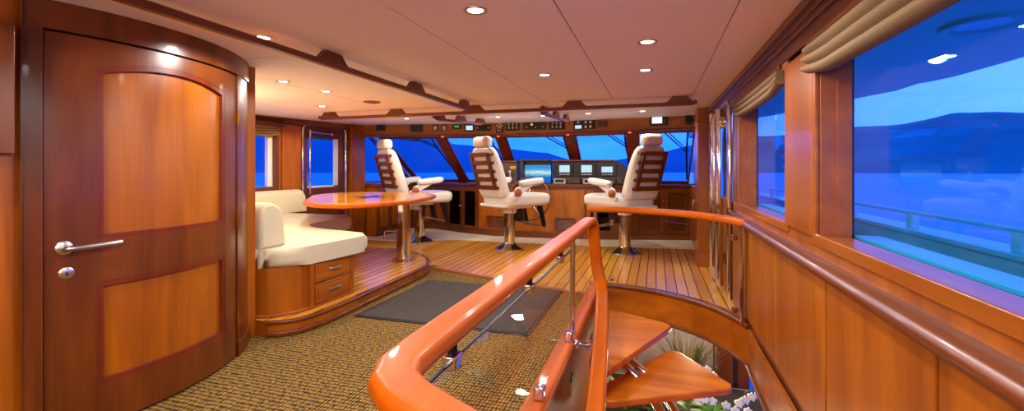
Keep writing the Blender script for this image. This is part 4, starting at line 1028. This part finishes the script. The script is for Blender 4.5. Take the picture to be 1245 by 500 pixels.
struct('wall_lower_right', mb, 'midZ', 'low timber wall under the lower deck windows', 'wall')
wn = thing('window_10', 'lower deck window glowing blue beyond the orchids', 'window', (1.55, 6.95, -2.2), kind='structure')
mb = MB(); rect_frame(mb, 0, .05, 1.12, 1.95, -2.2, -.3, .04); mb.move(Matrix(((0, 1, 0, 0), (1, 0, 0, 6.92), (0, 0, 1, 0), (0, 0, 0, 1)))); build('frame', mb, 'darkZ', wn)
mb = MB(); mb.box2((1.16, 6.94, -2.16), (1.92, 6.948, -.34), 0); build('glass', mb, 'pane', wn)
pl = thing('planter', 'long pale planter box below the stair treads', 'planter', (.3, 5.6, -2.4))
mb = MB(); mb.box2((-.62, 4.62, -2.4), (1.35, 6.05, -1.32), .03); build('body', mb, 'marble', pl)
mb = MB(); mb.box2((-.54, 4.70, -1.34), (1.27, 5.97, -1.30), .01); build('soil', mb, 'soil', pl)
def blade(mb, base, tip, sag, w, n=6):
    b, t = Vector(base), Vector(tip); d = t - b; side = Vector((-d.y, d.x, 0))
    side = side.normalized() if side.length > 1e-4 else Vector((1, 0, 0))
    rows = []
    for k in range(n + 1):
        s = k / n; p = b + d * s + Vector((0, 0, sag * 4 * s * (1 - s))); ww = w * (1 - s) ** .6 + .0006
        rows.append([p - side * ww, p + Vector((0, 0, ww * .5)), p + side * ww])
    return mb.grid(rows)
gp = thing('grass_plant', 'tuft of arching olive grass behind the triangular treads', 'potted plant', (.36, 5.75, -1.30), kind='thing')
mb = MB()
for k in range(220):
    a = random.uniform(0, 2 * PI); r = random.uniform(.12, .50); h = random.uniform(.34, .74) * (1 - r * .5)
    blade(mb, (.36 + .05 * math.cos(a), 5.75 + .05 * math.sin(a), -1.30), (.36 + r * math.cos(a), 5.75 + r * .8 * math.sin(a), -1.30 + h), random.uniform(.06, .22), .007)
build('blades', mb, 'drygrass', gp, angle=80)
lp = thing('leafy_plant', 'leafy dark green plant under the nearest triangular tread', 'potted plant', (.0, 4.9, -1.30))
mb = MB()
def leaf(mb, base, d, L, w, droop):
    b = Vector(base); d = Vector(d).normalized(); s = d.cross(Vector((0, 0, 1))).normalized(); rows = []
    for k in range(8):
        t = k / 7; p = b + d * L * t + Vector((0, 0, -droop * t * t)); ww = w * math.sin(PI * min(.98, .06 + t * .94)) ** .8
        rows.append([p - s * ww, p - Vector((0, 0, ww * .3)), p + s * ww])
    mb.grid(rows)
for k in range(130):
    a = random.uniform(0, 2 * PI); e = random.uniform(.1, 1.2); rr = random.uniform(0, .36)
    b = (-.08 + rr * 1.25 * math.cos(a), 4.95 + rr * .55 * math.sin(a), -1.22 + random.uniform(0, .30) * (1 - rr))
    leaf(mb, b, (math.cos(a), math.sin(a), e), random.uniform(.10, .2), random.uniform(.025, .045), random.uniform(.02, .09))
build('leaves', mb, 'leaf', lp, angle=80)
def orchid(label, base, spikes):
    o = thing('orchid', label, 'orchid', base, 'white orchids on the deck below')
    mb = MB()
    for k in range(7):
        a = 2 * PI * k / 7; leaf(mb, Vector(base), (math.cos(a), math.sin(a), .5), .26, .035, .08)
    build('leaves', mb, 'leaf', o, angle=80)
    for sp in spikes:
        pts = smooth_line([tuple(base)] + sp['path'], 3)
        mb = MB(); mb.tube(pts, .004, 6); s = build('stem', mb, 'leaf', o)
        for f in sp['fl']:
            c = Vector(f); n = Vector((random.uniform(-.3, .3) - .1, -1, random.uniform(.1, .6))).normalized()
            m = Matrix.Translation(c) @ n.to_track_quat('Z', 'Y').to_matrix().to_4x4()
            mb = MB()
            for k in range(5):
                a = PI / 2 + 2 * PI * k / 5; w = .025 if k in (1, 4) else .016
                rows = []
                for j in range(6):
                    t = j / 5; ww = w * math.sin(PI * (.08 + .86 * t)); r = .046 * t
                    ca, sa = math.cos(a), math.sin(a); z = .012 * math.sin(PI * t)
                    rows.append([(r * ca - ww * sa * -1, r * sa + ww * ca * -1, z), (r * ca, r * sa, z + .006), (r * ca - ww * sa, r * sa + ww * ca, z)])
                mb.grid(rows)
            mb.ball((0, -.006, .012), (.010, .012, .012), 8, 5)
            build('flower', mb.move(m), 'petal', s)
orchid('white orchid spray at the far right under the arch', (.85, 5.0, -1.30), [
    dict(path=[(.80, 5.02, -.95), (.90, 5.0, -.86), (1.10, 5.02, -.95)], fl=[(.84, 4.97, -.97), (.90, 4.98, -.93), (.97, 5.0, -.91), (1.05, 5.02, -.93), (1.10, 5.03, -.98)]),
    dict(path=[(.70, 4.95, -1.05), (.62, 4.9, -.98), (.55, 4.88, -1.0)], fl=[(.66, 4.9, -1.01), (.74, 4.9, -1.05), (.86, 4.93, -1.06), (.78, 4.93, -.99)])])
orchid('white orchid flowers peeping out behind the nearest tread', (.58, 5.28, -1.29), [
    dict(path=[(.48, 5.1, -.9), (.46, 5.05, -.78), (.52, 5.0, -.74)], fl=[(.50, 5.03, -.74), (.44, 5.04, -.78), (.56, 5.05, -.80)]),
    dict(path=[(.56, 5.0, -1.05), (.50, 4.9, -.98), (.46, 4.86, -.96)], fl=[(.46, 4.87, -.97), (.40, 4.9, -.99), (.54, 4.92, -1.0)])])

# ------------------------------------------------------------------ ceiling fittings
LP = [(-.86, 2.12, 'ceiling spotlight nearest the viewer, left of the middle ceiling seam'), (-.06, 2.10, 'ceiling spotlight cut by the top edge of the view'), (-.05, 2.96, 'upper one of the close pair of bright spotlights at right'), (-.89, 3.73, 'single ceiling spotlight in the centre between two ceiling joints'),
      (-.08, 3.79, 'star-bright spotlight just below the other at right'), (-2.26, 2.17, 'spotlight beside the long grab rail near the curved door'), (-3.2, 3.29, 'spotlight right past the top corner of the curved door wall'), (-3.19, 3.84, 'middle spotlight over the settee'), (-3.97, 4.71, 'spotlight nearest the air grille above the settee'), (-2.39, 3.76, 'spotlight between the settee lamps and the long grab rail'),
      (-3.87, 6.56, 'forward spotlight farthest left, over the first helm chair'), (-3.13, 6.92, 'second forward spotlight from the left, half hidden by a short rail'), (-2.41, 6.89, 'forward spotlight over the middle helm chair'), (-1.7, 7.0, 'forward spotlight left of the short rail over the helm screens'), (-.97, 6.89, 'forward spotlight right of the short rail over the helm screens'), (-.18, 6.83, 'forward spotlight farthest right, over the right-hand chair'),
      ]
def make_lamp():
    t = thing('ceiling_spotlight', '', 'ceiling light', (0, 0, 0), 'recessed ceiling spotlights')
    mb = MB(); mb.lathe([(.040, .012), (.040, -.001), (.048, -.006), (.060, -.004), (.062, .0005), (.062, .012)], (0, 0, 0), 28); build('trim_ring', mb, 'satin', t)
    mb = MB(); mb.lathe([(.001, -.003), (.038, -.002), (.042, .004), (.001, .006)], (0, 0, 0), 24); build('lens', mb, 'lamp', t)
    add_light('spot_bulb', (0, 0, -.03), POWER, WARM, .05, t, 165)
    return t
POWER = 34
lamp0 = make_lamp()
for i, (x, y, l) in enumerate(LP):
    o = lamp0 if i == 0 else copy_tree(lamp0)
    o.location = (x, y, slope(y)); o['label'] = l
# unseen ceiling spotlights added behind the camera to brighten the room
for x, y in ((-.86, .45), (-.06, .45), (-2.2, .45), (-.86, -.9)):
    o = copy_tree(lamp0); o.location = (x, y, 2.1); o['label'] = 'unseen ceiling spotlight behind the viewer, added for fill light'
# unseen warm lights over the settee corner, without fittings
for x, y in ((-4.6, 3.6), (-4.8, 5.6)):
    add_light('settee_fill', (x, y, 2.02), 20, (1, .78, .42), .06, None, 160)
add_light('settee_corner_fill', (-4.3, 3.25, 1.66), 30, (1, .82, .34), .08)  # hidden light added for the yellow glow on the ceiling
for x in (-1.7, .1): add_light('after_room_fill', (x, -1.25, 1.5), 50, (1, .94, .90), .15)  # unseen fill lights added at the after end of the room
for p, e in (((.0, 4.2, -.75), 10), ((.4, 5.4, -.45), 40), ((-1.6, 3.0, -.6), 14)): add_light('lower_deck_fill', p, e, (1, .84, .62), .1)  # bare lights added to brighten the deck below, no fittings
sp = thing('ceiling_speaker', 'small magenta-lit round fitting in the ceiling over the table', 'ceiling speaker', (-3.17, 4.6, 2.10))
mb = MB(); mb.lathe([(.07, .01), (.07, -.001), (.085, -.008), (.10, -.004), (.10, .01)], (-3.17, 4.6, 2.10), 28); build('trim_ring', mb, 'brownpanel', sp)
mb = MB(); mb.lathe([(.001, -.003), (.06, -.002), (.072, .004), (.001, .006)], (-3.17, 4.6, 2.10), 24); build('grille', mb, 'speakerred', sp)

def grab_rail(label, a, b, blocks, h=.062, w=.055, drop=.085):
    a, b = Vector(a), Vector(b); d = (b - a).normalized(); L = (b - a).length
    t = thing('grab_rail', label, 'grab rail', (a + b) / 2, 'timber grab rails on the ceiling')
    s = d.cross(Vector((0, 0, 1)))
    P = [a + Vector((0, 0, -drop + .02)) , a + d * .06 + Vector((0, 0, -drop)), b - d * .06 + Vector((0, 0, -drop)), b + Vector((0, 0, -drop + .02))]
    mb = MB(); mb.sweep(P, round_prof(w, .04, .014)); build('rail', mb, 'darkY' if abs(d.y) > .5 else 'darkX', t)
    for q in blocks:
        c = a + d * q * L; f = lambda u, v, k, c=c: tuple(c + d * u + s * k + Vector((0, 0, v)))
        mb = MB(); mb.prism([(-.17, -drop + .012), (.17, -drop + .012), (.12, -drop + .03), (.085, -.012), (.075, -.0015), (-.075, -.0015), (-.085, -.012), (-.12, -drop + .03)], -w * .42, w * .42, .004, f=f); build('mounting_block', mb, 'darkX', t)
grab_rail('long fore-and-aft grab rail running from the curved door corner', (-2.11, .9, 2.10), (-2.09, 4.92, 2.10), (.05, .42, .70, .975))
grab_rail('long cross-ship grab rail spanning the whole ceiling', (-4.46, 5.24, 2.10), (.42, 5.24, 2.10), (.035, .25, .475, .73, .965))
grab_rail('short grab rail left, over the gap before the middle chair', (-2.98, 5.85, 2.115), (-2.74, 7.05, 2.15), (.06, .5, .95), drop=.09)
grab_rail('short grab rail right, pointing at the helm screens', (-1.37, 5.62, 2.11), (-1.31, 7.0, 2.15), (.06, .5, .95), drop=.09)

# ------------------------------------------------------------------ outside
mb = MB(); mb.box2((.92, -2.0, -.12), (2.2, 12.5, -.03), 0); struct('floor_sidedeck', mb, 'gelcoat', 'side deck outside the right-hand windows', 'floor')
mb = MB(); mb.prism([(.92, -2.0), (2.17, -2.0), (2.17, 3.7), (2.14, 4.25), (2.07, 4.47), (1.95, 4.53), (1.83, 4.57), (1.76, 4.75), (1.72, 5.1), (1.5, 6.0), (1.2, 6.8), (.92, 7.2)], 2.0, 2.16, .01)
mb.prism([(.92, -2.0), (1.93, -2.0), (1.93, 4.6), (1.7, 5.2), (1.45, 6.0), (1.15, 6.7), (.92, 7.0)], 1.965, 2.01, .008)
struct('roof_overhang', mb, 'gelcoat', 'pale overhang above the side deck', 'overhang')
mb = MB(); mb.box2((2.03, -2, -.1), (2.2, 13, .77), 0); mb.box2((1.99, -2, .77), (2.24, 13, .81), .01)
struct('wall_bulwark', mb, 'gelcoat', 'side deck bulwark with a pale cap outside the big window', 'bulwark')
sr = thing('deck_rail', 'slim steel guard rail on the bulwark outside the windows', 'guard rail', (2.06, 4, .81))
mb = MB(); mb.tube([(2.05, -1.5, .945), (2.05, 12.5, .945)], .017, 10); build('rail', mb, 'white', sr)
for k in range(12):
    y = -.13 + k * 1.2; mb = MB(); mb.box((2.06, y, .87), (.06, .10, .13), bev=.015); build('stanchion', mb, 'white', sr)
for i, (x, y, l) in enumerate(((1.62, 3.30, 'lit lamp in the overhang outside the big right-hand window'), (1.50, 5.45, 'small lamp in the overhang outside the narrower right-hand window'))):
    t = thing('soffit_lamp', l, 'outdoor lamp', (x, y, 1.965)); mb = MB(); mb.lathe([(.001, -.004), (.040, -.004), (.043, .003), (.001, .004)], (x, y, 1.965), 24); build('lens', mb, 'lampcool', t)
    mb = MB(); mb.lathe([(.043, -.002), (.055, -.006), (.06, .002), (.043, .002)], (x, y, 1.965), 24); build('trim_ring', mb, 'gelcoat', t)
t = thing('deck_speaker', 'round ring fitting in the overhang at the top right corner', 'deck fitting', (1.42, 2.62, 1.965)); mb = MB(); mb.lathe([(.10, -.002), (.13, -.014), (.15, -.012), (.16, .002), (.10, .002)], (1.42, 2.62, 1.965), 28); build('ring', mb, 'gelcoat', t)
mb = MB(); mb.lathe([(.001, -.004), (.1, -.004), (.1, .002), (.001, .002)], (1.42, 2.62, 1.965), 28); build('grille', mb, 'satin', t)

mb = MB(); mb.grid([[(-6000, -4000, -3), (6000, -4000, -3)], [(-6000, 9000, -3), (6000, 9000, -3)]]); struct('sea', mb, 'sea', 'blue evening sea outside the windows', 'sea')
from mathutils import noise as mnoise
PROF = [(-110, .13), (-75, .13), (-46, .115), (-38, .11), (-30, .105), (-27, .09), (-25, .058), (-21, .05), (-17, .046), (-13, .040), (-11, .028), (-8, .012), (-5, .022), (-1, .032), (4.5, .05), (8, .064), (10, .068), (13.6, .066), (17, .072), (19.3, .078), (23.3, .082), (25, .088), (26.6, .093), (31, .083), (45, .08), (80, .08), (110, .08)]
def elev(a):
    for (a0, e0), (a1, e1) in zip(PROF, PROF[1:]):
        if a0 <= a <= a1: return e0 + (e1 - e0) * (a - a0) / (a1 - a0)
    return .05
rows = []
for k in range(0, 441):
    a = -110 + k * .5; th = math.radians(a); e = elev(a); r_ = []
    for R, f in ((900, 0), (960, .28), (1060, .55), (1180, .82), (1300, 1.0), (1500, .9), (1900, .5), (2400, 0)):
        nz = mnoise.noise(Vector((a * .11, R * .006, 3.1))) * .16 + mnoise.noise(Vector((a * .5, R * .02, 1.1))) * .05
        z = -4 + (e * 1300 + 4) * f * (1 + nz * (.55 if f > 0 else 0))
        r_.append((R * math.sin(th), R * math.cos(th), z))
    rows.append(r_)
mb = MB(); mb.grid(rows[:236]); struct('mountain', mb, 'hill', 'hazy blue hills along the far shore ahead', 'mountain', angle=80)
mb = MB(); mb.grid(rows[235:]); struct('mountain', mb, 'headland', 'darker wooded hills along the shore to starboard', 'mountain', angle=80)

# ------------------------------------------------------------------ world, camera, view
w = bpy.data.worlds.new('dusk'); SC.world = w; w.use_nodes = True
nt = w.node_tree
for n in list(nt.nodes): nt.nodes.remove(n)
wo = nt.nodes.new('ShaderNodeOutputWorld'); bg = nt.nodes.new('ShaderNodeBackground'); nt.links.new(bg.outputs[0], wo.inputs[0])
tc = N(nt, 'ShaderNodeTexCoord'); sp_ = N(nt, 'ShaderNodeSeparateXYZ'); nt.links.new(tc.outputs['Generated'], sp_.inputs[0])
rp = N(nt, 'ShaderNodeValToRGB'); cr = rp.color_ramp
cr.elements[0].position = 0.0; cr.elements[0].color = lin((128, 196, 240)); cr.elements[1].position = 1.0; cr.elements[1].color = lin((110, 150, 214))
for p, c in ((.08, (120, 190, 240)), (.2, (112, 180, 238)), (.4, (104, 160, 226))):
    el = cr.elements.new(p); el.color = lin(c)
nt.links.new(sp_.outputs[2], rp.inputs[0])
mp = N(nt, 'ShaderNodeMapping'); mp.inputs['Scale'].default_value = (3, 3, 14); nt.links.new(tc.outputs['Generated'], mp.inputs[0])
nz = N(nt, 'ShaderNodeTexNoise', Scale=1.4, Detail=5.0, Roughness=.55); nt.links.new(mp.outputs[0], nz.inputs['Vector'])
cr2 = N(nt, 'ShaderNodeValToRGB'); cr2.color_ramp.elements[0].position = .42; cr2.color_ramp.elements[1].position = .72
cr2.color_ramp.elements[0].color = (0, 0, 0, 1); cr2.color_ramp.elements[1].color = (.5, .5, .5, 1)
nt.links.new(nz.outputs[0], cr2.inputs[0])
mx = N(nt, 'ShaderNodeMix', data_type='RGBA'); mx.inputs[7].default_value = lin((214, 224, 244))
mr = N(nt, 'ShaderNodeMapRange'); mr.inputs[1].default_value = .05; mr.inputs[2].default_value = .5; nt.links.new(sp_.outputs[0], mr.inputs[0])
mr2 = N(nt, 'ShaderNodeMapRange'); mr2.inputs[1].default_value = .6; mr2.inputs[2].default_value = .15; nt.links.new(sp_.outputs[2], mr2.inputs[0])
mm = N(nt, 'ShaderNodeMath', operation='MULTIPLY'); nt.links.new(mr.outputs[0], mm.inputs[0]); nt.links.new(mr2.outputs[0], mm.inputs[1])
mx0 = N(nt, 'ShaderNodeMix', data_type='RGBA'); mx0.inputs[7].default_value = lin((250, 228, 232))
nt.links.new(mm.outputs[0], mx0.inputs[0]); nt.links.new(rp.outputs[0], mx0.inputs[6])
nt.links.new(cr2.outputs[0], mx.inputs[0]); nt.links.new(mx0.outputs[2], mx.inputs[6]); vm = N(nt, 'ShaderNodeVectorMath', operation='MULTIPLY'); vm.inputs[1].default_value = (.82, .92, 2.7)
nt.links.new(mx.outputs[2], vm.inputs[0]); nt.links.new(vm.outputs[0], bg.inputs[0])
bg.inputs[1].default_value = 1.3

cam = bpy.data.cameras.new('camera'); co = bpy.data.objects.new('camera', cam); COL.objects.link(co)
cam.sensor_width = 36.0; cam.sensor_fit = 'HORIZONTAL'; cam.lens = 36.0 * 554 / 1245; cam.shift_y = -43 / 1245; cam.clip_start = .02; cam.clip_end = 20000
co.location = (0, 0, 1.3); co.rotation_euler = (PI / 2, 0, math.radians(17.5))
SC.camera = co
SC.view_settings.view_transform = 'Standard'; SC.view_settings.look = 'None'; SC.view_settings.exposure = 0.0; SC.view_settings.gamma = 1.0; SC.view_settings.use_curve_mapping = False
cy = SC.cycles
cy.use_denoising = True; cy.max_bounces = 10; cy.diffuse_bounces = 5; cy.glossy_bounces = 5; cy.transparent_max_bounces = 16
cy.sample_clamp_indirect = 6.0; cy.caustics_reflective = False; cy.caustics_refractive = False
